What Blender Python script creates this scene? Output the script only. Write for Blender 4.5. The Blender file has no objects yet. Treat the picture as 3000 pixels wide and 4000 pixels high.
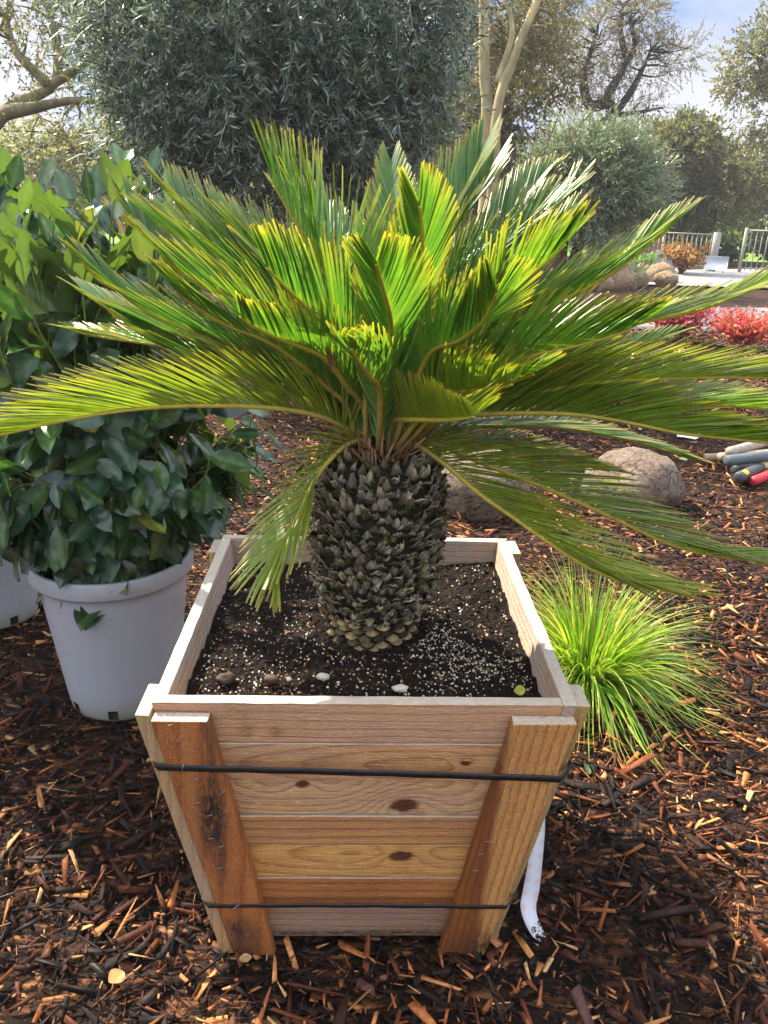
import bpy, bmesh, math, random
import numpy as np
from mathutils import Matrix, Vector
rng = np.random.default_rng(7)
random.seed(7)
R = math.radians
scene = bpy.context.scene
col = scene.collection

# ------------------------------------------------------------------ camera
FPX, PITCH, ROLL = 3018.2, 0.3706, 0.0283
CAM = np.array([0, 0, 1.2462])
_c, _s, _cr, _sr = math.cos(PITCH), math.sin(PITCH), math.cos(ROLL), math.sin(ROLL)
FW, UP0, RT0 = np.array([0, _c, -_s]), np.array([0, _s, _c]), np.array([1.0, 0, 0])
RT, UP = _cr * RT0 + _sr * UP0, _cr * UP0 - _sr * RT0
cam = bpy.data.objects.new('camera', bpy.data.cameras.new('camera'))
col.objects.link(cam)
cam.matrix_world = Matrix(((RT[0], UP[0], -FW[0], CAM[0]), (RT[1], UP[1], -FW[1], CAM[1]),
                           (RT[2], UP[2], -FW[2], CAM[2]), (0, 0, 0, 1)))
cam.data.sensor_fit = 'VERTICAL'
cam.data.sensor_height = 24
cam.data.lens = 24 * FPX / 4000
cam.data.clip_end = 2000
cam.data.clip_start = 0.02
scene.camera = cam

# ------------------------------------------------------------------ light
HAZE = 0.0013
SUN_AZ, SUN_EL = R(48), R(47)          # azimuth measured from straight ahead (+Y) towards the left (-X)
SKY_STRENGTH, SUN_STRENGTH, EXPOSURE = 0.15, 4.0, 1.95
sun_to = Vector((-math.sin(SUN_AZ) * math.cos(SUN_EL), math.cos(SUN_AZ) * math.cos(SUN_EL), math.sin(SUN_EL)))
sl = bpy.data.lights.new('sun', 'SUN')
sl.energy, sl.angle, sl.color = SUN_STRENGTH, R(0.6), (1.0, 0.90, 0.74)
so = bpy.data.objects.new('sun', sl)
col.objects.link(so)
so.rotation_euler = sun_to.to_track_quat('Z', 'Y').to_euler()
scene.view_settings.view_transform = 'Standard'
scene.view_settings.look = 'None'
scene.view_settings.exposure = EXPOSURE
scene.view_settings.gamma = 1

world = bpy.data.worlds.new('World')
scene.world = world
world.use_nodes = True
wt = world.node_tree
wn = wt.nodes
wn.clear()
def wnode(t, **kw):
    n = wn.new(t)
    for k, v in kw.items(): setattr(n, k, v)
    return n
sky = wnode('ShaderNodeTexSky', sky_type='NISHITA', sun_disc=False, sun_elevation=SUN_EL, sun_rotation=-SUN_AZ)
tc = wnode('ShaderNodeTexCoord')
mp = wnode('ShaderNodeMapping')
mp.inputs['Scale'].default_value = (2.2, 2.2, 4.5)
mp.inputs['Location'].default_value = (0.35, 0.1, 0.0)
nz = wnode('ShaderNodeTexNoise')
nz.inputs['Scale'].default_value, nz.inputs['Detail'].default_value, nz.inputs['Roughness'].default_value = 1.3, 7, 0.55
rp = wnode('ShaderNodeValToRGB')
rp.color_ramp.elements[0].position, rp.color_ramp.elements[1].position = 0.36, 0.54
mx = wnode('ShaderNodeMix', data_type='RGBA')
bg = wnode('ShaderNodeBackground')
bg.inputs['Strength'].default_value = SKY_STRENGTH
wo = wnode('ShaderNodeOutputWorld')
L = wt.links.new
sx = wnode('ShaderNodeSeparateXYZ'); L(tc.outputs['Generated'], sx.inputs[0])
mr = wnode('ShaderNodeMapRange', interpolation_type='SMOOTHSTEP')
mr.inputs['From Min'].default_value, mr.inputs['From Max'].default_value = 0.20, 0.50
L(sx.outputs[2], mr.inputs['Value'])
cl = wnode('ShaderNodeMix', data_type='RGBA')        # thin pale cloud low down, overhead cloud above the frame brightened as added fill
cl.inputs['A'].default_value, cl.inputs['B'].default_value = (1.45, 1.5, 1.68, 1), (4.6, 4.7, 5.0, 1)
bl = wnode('ShaderNodeMix', data_type='RGBA')        # clear blue between the clouds
bl.inputs['A'].default_value = (0.55, 0.88, 1.6, 1)
L(mr.outputs[0], cl.inputs['Factor']); L(mr.outputs[0], bl.inputs['Factor']); L(sky.outputs[0], bl.inputs['B']); L(cl.outputs['Result'], mx.inputs['B'])
L(tc.outputs['Generated'], mp.inputs['Vector']); L(mp.outputs[0], nz.inputs['Vector']); L(nz.outputs[0], rp.inputs[0])
L(rp.outputs[0], mx.inputs['Factor']); L(bl.outputs['Result'], mx.inputs['A']); L(mx.outputs['Result'], bg.inputs[0]); L(bg.outputs[0], wo.inputs[0])

# ------------------------------------------------------------------ helpers
def ray(px, py):
    a, b = px - 1500, py - 2000
    return FW + RT * (a / FPX) - UP * (b / FPX)
def at(px, py, z=0.0):                  # point of a photograph pixel on a level plane
    d = ray(px, py); return CAM + d * ((z - CAM[2]) / d[2])
def atY(px, py, Y):                     # point of a photograph pixel at a distance
    d = ray(px, py); return CAM + d * ((Y - CAM[1]) / d[1])

def norm(v):
    return v / np.maximum(np.linalg.norm(v, axis=-1, keepdims=True), 1e-9)

def tag(o, label=None, cat=None, group=None, kind=None):
    if label: o['label'] = label
    if cat: o['category'] = cat
    if group: o['group'] = group
    if kind: o['kind'] = kind
    return o
def empty(name, loc=(0, 0, 0), rz=0.0):
    o = bpy.data.objects.new(name, None)
    o.location = loc; o.rotation_euler = (0, 0, rz); o.empty_display_size = 0.1
    col.objects.link(o); return o
def mk(name, V, F, mat, parent=None, colr=None, smooth=False, loc=None):
    """V (n,3); F (m,4) or (m,3) array, or a list of such arrays; colr (n,3) own colours of the surface."""
    V = np.asarray(V, np.float32)
    if loc is not None: V = V - np.asarray(loc, np.float32)
    Fs = F if isinstance(F, list) else [F]
    Fs = [np.asarray(f, np.int32) for f in Fs if len(f)]
    me = bpy.data.meshes.new(name)
    me.vertices.add(len(V)); me.vertices.foreach_set('co', V.ravel())
    idx = np.concatenate([f.ravel() for f in Fs])
    tot = np.concatenate([np.full(len(f), f.shape[1], np.int32) for f in Fs])
    st = np.concatenate([[0], np.cumsum(tot)[:-1]]).astype(np.int32)
    me.loops.add(len(idx)); me.loops.foreach_set('vertex_index', idx)
    me.polygons.add(len(tot)); me.polygons.foreach_set('loop_start', st); me.polygons.foreach_set('loop_total', tot)
    if smooth: me.polygons.foreach_set('use_smooth', np.ones(len(tot), bool))
    me.update(calc_edges=True); me.validate()
    if colr is not None:
        ca = me.color_attributes.new('col', 'FLOAT_COLOR', 'POINT')
        c4 = np.ones((len(V), 4), np.float32); c4[:, :3] = colr
        ca.data.foreach_set('color', c4.ravel())
    if mat: me.materials.append(mat)
    o = bpy.data.objects.new(name, me)
    col.objects.link(o)
    if loc is not None: o.location = loc
    if parent: o.parent = parent
    return o

class Acc:                               # collects pieces of ONE part
    def __init__(s): s.V, s.Q, s.T, s.C, s.n = [], [], [], [], 0
    def add(s, V, Q=None, T=None, c=None):
        V = np.asarray(V, float)
        if Q is not None and len(Q): s.Q.append(np.asarray(Q) + s.n)
        if T is not None and len(T): s.T.append(np.asarray(T) + s.n)
        s.C.append(np.broadcast_to(np.asarray((0.5, 0.5, 0.5) if c is None else c, float), (len(V), 3)))
        s.V.append(V); s.n += len(V)
    def build(s, name, mat, parent=None, smooth=False, loc=None):
        F = []
        if s.Q: F.append(np.concatenate(s.Q))
        if s.T: F.append(np.concatenate(s.T))
        return mk(name, np.concatenate(s.V), F, mat, parent, np.concatenate(s.C), smooth, loc)

def tube(P, r, n=7, cap=True):
    P = np.asarray(P, float); r = np.broadcast_to(np.asarray(r, float), (len(P),))
    T = norm(np.gradient(P, axis=0))
    ref = np.array([0, 0, 1.0]) if abs(T[0][2]) < 0.9 else np.array([1.0, 0, 0])
    A = norm(np.cross(T, ref)); B = np.cross(T, A)
    a = np.linspace(0, 2 * np.pi, n, endpoint=False)
    V = P[:, None] + r[:, None, None] * (np.cos(a)[None, :, None] * A[:, None] + np.sin(a)[None, :, None] * B[:, None])
    V = V.reshape(-1, 3); k = len(P); Q = []
    for i in range(k - 1):
        for j in range(n):
            j2 = (j + 1) % n
            Q.append((i * n + j, i * n + j2, (i + 1) * n + j2, (i + 1) * n + j))
    Tt = []
    if cap:
        V = np.vstack([V, P[0], P[-1]]); m = len(V)
        for j in range(n):
            j2 = (j + 1) % n
            Tt.append((m - 2, j2, j)); Tt.append((m - 1, (k - 1) * n + j, (k - 1) * n + j2))
    return V, Q, Tt

def spline(P, n):                        # Catmull-Rom through the points, n samples of even spacing
    P = np.asarray(P, float)
    E = np.vstack([2 * P[0] - P[1], P, 2 * P[-1] - P[-2]]); out = []
    for i in range(1, len(E) - 2):
        t = np.linspace(0, 1, 24, endpoint=False)[:, None]
        a, b, c_, d = E[i - 1], E[i], E[i + 1], E[i + 2]
        out.append(0.5 * (2 * b + (c_ - a) * t + (2 * a - 5 * b + 4 * c_ - d) * t**2 + (3 * b - a - 3 * c_ + d) * t**3))
    out = np.vstack(out + [P[-1:]])
    s_ = np.concatenate([[0], np.cumsum(np.linalg.norm(np.diff(out, axis=0), axis=1))])
    u = np.linspace(0, s_[-1], n)
    return np.stack([np.interp(u, s_, out[:, k]) for k in range(3)], 1), s_[-1]

def vnoise(P, seed=0, scale=1.0):        # smooth value noise in 3D
    P = np.asarray(P, float) * scale + seed * 17.31
    i = np.floor(P).astype(int); f = P - i; f = f * f * (3 - 2 * f)
    def h(a): 
        x = (a[..., 0] * 374761393 + a[..., 1] * 668265263 + a[..., 2] * 2147483647 + seed * 9176) & 0xffffffff
        x = ((x ^ (x >> 13)) * 1274126177) & 0xffffffff
        return ((x ^ (x >> 16)) & 0xffff) / 65535.0
    r_ = 0
    for dx in (0, 1):
        for dy in (0, 1):
            for dz in (0, 1):
                w = (f[..., 0] if dx else 1 - f[..., 0]) * (f[..., 1] if dy else 1 - f[..., 1]) * (f[..., 2] if dz else 1 - f[..., 2])
                r_ = r_ + w * h(i + np.array([dx, dy, dz]))
    return r_

# ------------------------------------------------------------------ materials
class NT:
    def __init__(s, name):
        s.m = bpy.data.materials.new(name); s.m.use_nodes = True
        s.t = s.m.node_tree; s.t.nodes.clear()
        s.out = s.n('ShaderNodeOutputMaterial')
    def n(s, t, **kw):
        x = s.t.nodes.new(t)
        for k, v in kw.items(): setattr(x, k, v)
        return x
    def put(s, sock, v):
        if isinstance(v, bpy.types.NodeSocket): s.t.links.new(v, sock)
        elif v is not None:
            if hasattr(sock.default_value, '__len__') and not hasattr(v, '__len__'): v = (v,) * len(sock.default_value)
            if hasattr(v, '__len__') and len(sock.default_value) == 4 and len(v) == 3: v = (*v, 1)
            sock.default_value = v
    def math(s, op, a, b=None, c=None, clamp=False):
        x = s.n('ShaderNodeMath', operation=op, use_clamp=clamp)
        s.put(x.inputs[0], a)
        if b is not None: s.put(x.inputs[1], b)
        if c is not None: s.put(x.inputs[2], c)
        return x.outputs[0]
    def noise(s, vec, scale, detail=4, rough=0.55, dist=0.0, out=0):
        x = s.n('ShaderNodeTexNoise'); s.put(x.inputs['Vector'], vec)
        s.put(x.inputs['Scale'], scale); x.inputs['Detail'].default_value = detail
        x.inputs['Roughness'].default_value = rough; x.inputs['Distortion'].default_value = dist
        return x.outputs[out]
    def vor(s, vec, scale, feature='F1', out='Distance', rnd=1.0):
        x = s.n('ShaderNodeTexVoronoi', feature=feature); s.put(x.inputs['Vector'], vec); s.put(x.inputs['Scale'], scale)
        x.inputs['Randomness'].default_value = rnd
        return x.outputs[out]
    def ramp(s, f, stops, interp='LINEAR'):
        x = s.n('ShaderNodeValToRGB'); s.put(x.inputs[0], f); e = x.color_ramp.elements
        x.color_ramp.interpolation = interp
        while len(e) < len(stops): e.new(0.5)
        for el, (p, c) in zip(e, stops):
            el.position = p; el.color = (*c, 1) if hasattr(c, '__len__') else (c, c, c, 1)
        return x.outputs[0]
    def mix(s, f, a, b, bt='MIX'):
        x = s.n('ShaderNodeMix', data_type='RGBA', blend_type=bt)
        s.put(x.inputs['Factor'], f); s.put(x.inputs['A'], a); s.put(x.inputs['B'], b)
        return x.outputs['Result']
    def mapping(s, vec, scale=(1, 1, 1), loc=(0, 0, 0), rot=(0, 0, 0)):
        x = s.n('ShaderNodeMapping'); s.put(x.inputs[0], vec)
        x.inputs['Scale'].default_value = scale; s.put(x.inputs['Location'], loc); x.inputs['Rotation'].default_value = rot
        return x.outputs[0]
    def coord(s, which='Object'): return s.n('ShaderNodeTexCoord').outputs[which]
    def attr(s, name='col'): return s.n('ShaderNodeAttribute', attribute_name=name).outputs['Color']
    def bump(s, h, strength=0.5, dist=0.01):
        x = s.n('ShaderNodeBump'); s.put(x.inputs['Height'], h)
        x.inputs['Strength'].default_value = strength; x.inputs['Distance'].default_value = dist
        return x.outputs[0]
    def bsdf(s, color, rough=0.6, spec=0.5, bump=None, coat=0.0, metal=0.0):
        x = s.n('ShaderNodeBsdfPrincipled'); s.put(x.inputs['Base Color'], color); s.put(x.inputs['Roughness'], rough)
        s.put(x.inputs['Specular IOR Level'], spec); s.put(x.inputs['Coat Weight'], coat); s.put(x.inputs['Metallic'], metal)
        if bump is not None: s.put(x.inputs['Normal'], bump)
        return x.outputs[0]
    def end(s, sh):
        s.t.links.new(sh, s.out.inputs[0]); return s.m

def leaf_mat(name, rough=0.35, spec=0.5, trans=0.4, tint=(1.0, 1.0, 0.45), noise_s=60, var=0.35, under=None, transc=1.6):
    m = NT(name)
    c = m.attr()
    nf = m.noise(m.coord(), noise_s, 3)
    c = m.mix(1.0, c, m.ramp(nf, [(0.25, 1 - var), (0.75, 1 + var * 0.6)]), 'MULTIPLY')
    if under is not None:
        geo = m.n('ShaderNodeNewGeometry')
        c = m.mix(geo.outputs['Backfacing'], c, m.mix(0.75, c, under))
    b = m.bsdf(c, rough, spec)
    tr = m.n('ShaderNodeBsdfTranslucent')
    m.put(tr.inputs[0], m.mix(1.0, c, tuple(t * transc for t in tint), 'MULTIPLY'))
    mx_ = m.n('ShaderNodeMixShader'); mx_.inputs[0].default_value = trans
    m.t.links.new(b, mx_.inputs[1]); m.t.links.new(tr.outputs[0], mx_.inputs[2])
    return m.end(mx_.outputs[0])

def attr_mat(name, rough=0.7, spec=0.3, noise_s=40, var=0.3, bump=0.0, bscale=80, stretch=(1, 1, 1)):
    m = NT(name); co = m.mapping(m.coord(), stretch)
    nf = m.noise(co, noise_s, 4)
    c = m.mix(1.0, m.attr(), m.ramp(nf, [(0.25, 1 - var), (0.75, 1 + var * 0.7)]), 'MULTIPLY')
    b = m.bump(m.noise(co, bscale, 5, 0.65), bump, 0.004) if bump else None
    return m.end(m.bsdf(c, rough, spec, b))

def wood_mat(name, light, dark, axis='x', rings=55, cath=None, knots=(), stains=(), grey=0.25, contrast=0.6, tone=None, rough=0.7):
    """sawn timber; u runs along the grain, v across. knots (u, v, radius); stains (u, v, su, sv, strength, colour); tone (v0, v1, colour)"""
    m = NT(name); co = m.coord(); sp = m.n('ShaderNodeSeparateXYZ'); m.put(sp.inputs[0], co)
    u, v, w = (sp.outputs['X'], sp.outputs['Z'], sp.outputs['Y']) if axis == 'x' else \
              ((sp.outputs['Z'], sp.outputs['X'], sp.outputs['Y']) if axis == 'z' else (sp.outputs['Y'], sp.outputs['Z'], sp.outputs['X']))
    info = m.n('ShaderNodeObjectInfo').outputs['Random']
    off = m.math('MULTIPLY', info, 37.0)
    cx = m.n('ShaderNodeCombineXYZ'); m.put(cx.inputs[0], m.math('ADD', u, off)); m.put(cx.inputs[1], v); m.put(cx.inputs[2], w)
    uv = cx.outputs[0]
    wob = m.noise(m.mapping(uv, (3.0, 12, 12)), 1.0, 3)
    vv = m.math('ADD', v, m.math('MULTIPLY', m.math('SUBTRACT', wob, 0.5), 0.02))
    vv = m.math('ADD', vv, m.math('MULTIPLY', w, 0.6))
    if cath:
        for (cu, cv, k) in [cath]:
            a = m.math('MULTIPLY', m.math('SUBTRACT', u, cu), k); b = m.math('SUBTRACT', vv, cv)
            vv = m.math('SQRT', m.math('ADD', m.math('MULTIPLY', a, a), m.math('MULTIPLY', b, b)))
    core = None
    for (ku, kv, kr) in knots:
        a = m.math('DIVIDE', m.math('SUBTRACT', u, ku), kr * 1.5); b = m.math('DIVIDE', m.math('SUBTRACT', v, kv), kr)
        d2 = m.math('ADD', m.math('MULTIPLY', a, a), m.math('MULTIPLY', b, b))
        g = m.math('EXPONENT', m.math('MULTIPLY', d2, -0.22))
        vv = m.math('ADD', vv, m.math('MULTIPLY', g, kr * 2.2))
        wv = m.noise(m.mapping(uv, (60, 60, 60)), 1.0, 2)
        d2 = m.math('ADD', d2, m.math('MULTIPLY', m.math('SUBTRACT', wv, 0.5), 1.0))
        cc = m.ramp(d2, [(0.35, 1.0), (1.1, 0.0)])
        core = cc if core is None else m.math('MAXIMUM', core, cc)
    ph = m.math('MULTIPLY', vv, rings * 6.283)
    ring = m.math('FRACT', m.math('MULTIPLY', vv, rings))
    ring = m.ramp(ring, [(0.0, 0.25), (0.12, 0.0), (0.55, 0.12), (0.86, 0.85), (0.94, 1.0), (1.0, 0.25)])
    fine = m.noise(m.mapping(uv, (9, 420, 420)), 1.0, 4, 0.6)
    fleck = m.noise(m.mapping(uv, (60, 700, 700)), 1.0, 2, 0.6)
    big = m.noise(m.mapping(uv, (5, 22, 22)), 1.0, 4)
    f = m.math('MULTIPLY_ADD', ring, contrast * 1.15, m.math('MULTIPLY', m.math('SUBTRACT', fine, 0.45), 1.5), clamp=True)
    c = m.mix(f, tuple(x * k for x, k in zip(light, (1.02, 0.97, 0.86))), tuple(x * k for x, k in zip(dark, (0.85, 0.75, 0.65))))
    c = m.mix(m.ramp(big, [(0.4, 0.0), (0.75, 1.0)]), c, m.mix(0.55, c, dark))
    gcol = tuple(0.55 * light[1] + 0.45 * x for x in (light[0], light[1], light[1] * 0.95))
    c = m.mix(m.math('MULTIPLY', m.ramp(m.noise(m.mapping(uv, (4, 14, 14), (3, 1, 2)), 1.0, 5), [(0.35, 0.0), (0.7, 1.0)]), grey), c, gcol)
    c = m.mix(m.ramp(fleck, [(0.57, 0.0), (0.74, 0.8)]), c, tuple(min(1, x * 1.5 + 0.03) for x in light))
    c = m.mix(m.ramp(fleck, [(0.2, 0.7), (0.36, 0.0)]), c, tuple(x * 0.3 for x in dark))
    if tone:
        for (v0, v1, tcol) in tone:
            wv = m.math('ADD', v, m.math('MULTIPLY', m.math('SUBTRACT', m.noise(m.mapping(uv, (7, 30, 30)), 1.0, 4), 0.5), 0.02))
            f2 = m.n('ShaderNodeMapRange'); m.put(f2.inputs[0], wv); f2.inputs[1].default_value = v0; f2.inputs[2].default_value = v1
            c = m.mix(m.math('MULTIPLY', f2.outputs[0], 0.9), c, m.mix(1.0, c, tcol, 'MULTIPLY'))
    for (su_, sv_, au, av, st, scol) in stains:
        a = m.math('DIVIDE', m.math('SUBTRACT', u, su_), au); b = m.math('DIVIDE', m.math('SUBTRACT', v, sv_), av)
        d2 = m.math('ADD', m.math('MULTIPLY', a, a), m.math('MULTIPLY', b, b))
        d2 = m.math('MAXIMUM', m.math('ADD', d2, m.math('MULTIPLY', m.math('SUBTRACT', m.noise(m.mapping(uv, (25, 70, 70)), 1.0, 4), 0.5), 1.6)), 0.0)
        sn = m.noise(m.mapping(uv, (70, 220, 220)), 1.0, 4, 0.65)
        g = m.math('EXPONENT', m.math('MULTIPLY', d2, -1.0))
        g = m.math('MULTIPLY', g, m.ramp(sn, [(0.30, 0.2), (0.6, 1.0)]))
        c = m.mix(m.math('MULTIPLY', g, st, clamp=True), c, scol)
    geo = m.n('ShaderNodeNewGeometry'); sn_ = m.n('ShaderNodeSeparateXYZ'); m.put(sn_.inputs[0], geo.outputs['Normal'])
    saw = m.noise(m.mapping(co, (70, 70, 70)), 1.0, 5, 0.7)
    c = m.mix(m.math('MULTIPLY', m.ramp(sn_.outputs[2], [(0.75, 0.0), (0.92, 1.0)]), 0.8), c, m.mix(saw, (0.30, 0.26, 0.22), (0.62, 0.56, 0.48)))
    if core is not None:
        kc = m.mix(m.noise(m.mapping(uv, (120, 160, 160)), 1.0, 3), (0.035, 0.012, 0.007), (0.16, 0.045, 0.02))
        c = m.mix(core, c, kc)
    h = m.math('ADD', m.math('MULTIPLY', fine, 0.5), m.math('ADD', m.math('MULTIPLY', ring, -0.25), m.math('MULTIPLY', m.noise(m.mapping(uv, (160, 300, 300)), 1.0, 3), 0.7)))
    return m.end(m.bsdf(c, rough, 0.25, m.bump(h, 0.8, 0.004)))

def simple(name, color, rough=0.6, spec=0.4, metal=0.0, ns=30, var=0.2, bump=0.0, bs=60):
    m = NT(name); co = m.coord(); nf = m.noise(co, ns, 5, 0.6)
    c = m.mix(1.0, color, m.ramp(nf, [(0.25, 1 - var), (0.75, 1 + var)]), 'MULTIPLY')
    return m.end(m.bsdf(c, rough, spec, m.bump(m.noise(co, bs, 5, 0.65), bump, 0.01) if bump else None, 0, metal))

# ------------------------------------------------------------------ ground
def mulch_mat():
    m = NT('mulch'); co = m.coord()
    def layer(rz, sc, seed):
        mpv = m.mapping(co, (sc * 0.32, sc, sc), (seed, seed * 2, 0), (0, 0, rz))
        mpv = m.mix(0.06, mpv, m.noise(co, 9, 3, out=1))
        return m.vor(mpv, 1.0, out='Color'), m.vor(mpv, 1.0, out='Distance')
    c1, d1 = layer(0.5, 70, 1); c2, d2 = layer(2.1, 55, 5)
    sel = m.ramp(m.noise(co, 45, 2), [(0.48, 0.0), (0.52, 1.0)])
    cc = m.mix(sel, c1, c2); dd = m.mix(sel, d1, d2)
    sp = m.n('ShaderNodeSeparateColor'); m.put(sp.inputs[0], cc)
    pal = m.ramp(sp.outputs[0], [(0.0, (0.008, 0.005, 0.004)), (0.4, (0.022, 0.010, 0.006)), (0.6, (0.05, 0.020, 0.010)), (0.78, (0.11, 0.042, 0.018)), (0.92, (0.20, 0.09, 0.036)), (1.0, (0.30, 0.16, 0.08))])
    edge = m.ramp(dd, [(0.25, 1.0), (0.75, 0.25)])
    c = m.mix(1.0, pal, edge, 'MULTIPLY')
    dirt = m.noise(co, 3.0, 5)
    c = m.mix(m.ramp(dirt, [(0.45, 0.0), (0.7, 0.5)]), c, m.mix(1.0, c, (0.45, 0.4, 0.38), 'MULTIPLY'))
    return m.end(m.bsdf(c, 0.8, 0.15, m.bump(m.math('ADD', sp.outputs[1], m.math('MULTIPLY', dd, -1.0)), 0.9, 0.02)))
M_mulch = mulch_mat()
def grid_sheet(xs, ys, zf):
    X, Y = np.meshgrid(xs, ys, indexing='ij'); V = np.stack([X, Y, zf(X, Y)], -1).reshape(-1, 3)
    nx, ny = len(xs), len(ys); i = np.arange(nx - 1)[:, None] * ny + np.arange(ny - 1)[None]
    Q = np.stack([i, i + ny, i + ny + 1, i + 1], -1).reshape(-1, 4)
    return V, Q
xs = np.concatenate([[-400, -150, -60, -25, -12], np.arange(-7, 9.01, 0.09), [12, 25, 60, 150, 400]])
ys = np.concatenate([[-60, -20, -6, -2], np.arange(-0.6, 13, 0.09), [15, 20, 26, 40, 80, 180, 500]])
def zground(X, Y):
    P = np.stack([X, Y, 0 * X], -1)
    z = 0.035 * (vnoise(P, 3, 1.6) - 0.5) + 0.02 * (vnoise(P, 4, 5) - 0.5)
    near = np.exp(-((X / 0.45) ** 2 + ((Y - 1.25) / 0.45) ** 2) ** 2)
    z = z * (1 - near)
    bank = 0.0
    return np.where((np.abs(X) < 10) & (Y < 13.5), z, 0) - 0.012 + bank
gV, gQ = grid_sheet(xs, ys, zground)
tag(mk('ground', gV, gQ, M_mulch, smooth=True), kind='structure')
def zg1(p):
    return float(zground(np.array(p[0]), np.array(p[1])))

# wood chips ------------------------------------------------------
def chips(n, xr, yr, Lr, Wr, seed, dens=None, zlift=0.0):
    g = np.random.default_rng(seed)
    x = g.uniform(*xr, n); y = g.uniform(*yr, n)
    if dens is not None:
        k = g.random(n) < dens(x, y); x, y = x[k], y[k]; n = len(x)
    inbox = (np.abs(x - BX) < 0.235) & (np.abs(y - BY) < 0.235)
    x, y = x[~inbox], y[~inbox]; n = len(x)
    ln = np.exp(g.uniform(np.log(Lr[0]), np.log(Lr[1]), n)) * 0.5
    wd = np.minimum(g.uniform(*Wr, n), ln * 1.3) * 0.5
    th = wd * g.uniform(0.08, 0.40, n)
    yaw = g.uniform(0, 2 * np.pi, n); pitch = g.normal(0, 0.28, n); roll = g.normal(0, 0.45, n)
    A = np.stack([np.cos(yaw) * np.cos(pitch), np.sin(yaw) * np.cos(pitch), np.sin(pitch)], -1)
    S = np.stack([-np.sin(yaw), np.cos(yaw), 0 * yaw], -1)
    U = np.cross(A, S)
    B = S * np.cos(roll)[:, None] + U * np.sin(roll)[:, None]; Cc = np.cross(A, B)
    z = zground(x, y) + ln * np.abs(np.sin(pitch)) * 0.7 + wd * np.abs(np.sin(roll)) * 0.6 + th * 0.4 + g.uniform(0, 0.012, n) + zlift
    P = np.stack([x, y, z], -1)
    V = np.empty((n, 8, 3)); k = 0
    for sa in (-1, 1):
        tp = np.where(g.random(n) < 0.45, g.uniform(0.05, 0.4, n), g.uniform(0.5, 1.0, n))
        sk = g.normal(0, 0.35, n) * wd
        for sb in (-1, 1):
            for sc in (-1, 1):
                la = sa * ln + sb * sk + g.normal(0, 0.06, n) * ln
                V[:, k] = P + A * la[:, None] + B * (sb * wd * tp)[:, None] + Cc * (sc * th * (0.6 + 0.4 * tp))[:, None]
                k += 1
    base = np.arange(n)[:, None] * 8
    f = np.array([[0, 1, 3, 2], [4, 6, 7, 5], [0, 4, 5, 1], [2, 3, 7, 6], [0, 2, 6, 4], [1, 5, 7, 3]])
    Q = (base[:, None, :] + f[None]).reshape(-1, 4)
    pal = np.array([(0.012, 0.009, 0.008), (0.022, 0.014, 0.011), (0.04, 0.02, 0.013), (0.095, 0.034, 0.017), (0.17, 0.058, 0.022),
                    (0.34, 0.115, 0.036), (0.46, 0.20, 0.07), (0.56, 0.33, 0.14), (0.05, 0.038, 0.036), (0.11, 0.055, 0.05)])
    pr = np.array([.19, .19, .16, .13, .11, .09, .07, .03, .01, .02]); pr /= pr.sum()
    c = pal[g.choice(len(pal), n, p=pr)] * g.uniform(0.8, 1.25, (n, 1))
    shade_damp = 1 - 0.42 * np.clip((-0.25 - x) / 0.3, 0, 1) * np.clip((2.1 - y) / 0.3, 0, 1) - 0.45 * np.exp(-((x - 0.48) / 0.22) ** 2 - ((y - 1.2) / 0.3) ** 2)  # shade painted into the damp chips: left foreground, and dark soil beside the box
    c = np.where(c.max(1, keepdims=True) > 0.2, c, c * np.array((0.8, 0.68, 0.64))) * (shade_damp * (0.7 + 0.6 * vnoise(np.stack([x, y, 0 * x], -1), 14, 2.5)))[:, None]
    return V.reshape(-1, 3), Q, np.repeat(c, 8, 0)
BX, BY, BYAW = -0.0287, 1.2537, 0.0351
def chip_mat():
    m = NT('wood_chip'); co = m.coord()
    nf = m.noise(m.mapping(co, (90, 90, 260)), 1.0, 4, 0.65)
    c = m.mix(1.0, m.attr(), m.ramp(nf, [(0.3, 0.5), (0.7, 1.3)]), 'MULTIPLY')
    return m.end(m.bsdf(c, m.ramp(m.noise(co, 30, 2), [(0.35, 0.5), (0.6, 0.85)]), 0.18, m.bump(nf, 0.5, 0.003)))
M_chip = chip_mat()
ca = Acc()
for (n, xr, yr, Lr, Wr, sd, zl) in [
        (30000, (-1.5, 1.6), (0.5, 2.6), (0.004, 0.026), (0.0015, 0.007), 1, 0.004),
        (9000, (-1.5, 1.6), (0.5, 2.6), (0.02, 0.05), (0.003, 0.011), 6, 0.0),
        (5800, (-1.3, 1.5), (0.5, 2.4), (0.025, 0.085), (0.005, 0.019), 2, 0.005),
        (430, (-1.0, 1.2), (0.6, 2.2), (0.05, 0.11), (0.010, 0.026), 3, 0.007),
        (32000, (-1.9, 4.0), (2.4, 5.6), (0.012, 0.070), (0.004, 0.018), 4, 0.0),
        (15000, (-1.0, 5.2), (5.4, 9.6), (0.03, 0.11), (0.010, 0.03), 5, 0.0)]:
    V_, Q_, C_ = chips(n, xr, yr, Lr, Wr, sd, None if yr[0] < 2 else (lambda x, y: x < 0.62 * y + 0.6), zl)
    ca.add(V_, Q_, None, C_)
tag(ca.build('wood_chips', M_chip), 'reddish brown bark mulch of wet splintered wood chips covering the ground', 'mulch', kind='stuff')

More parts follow.
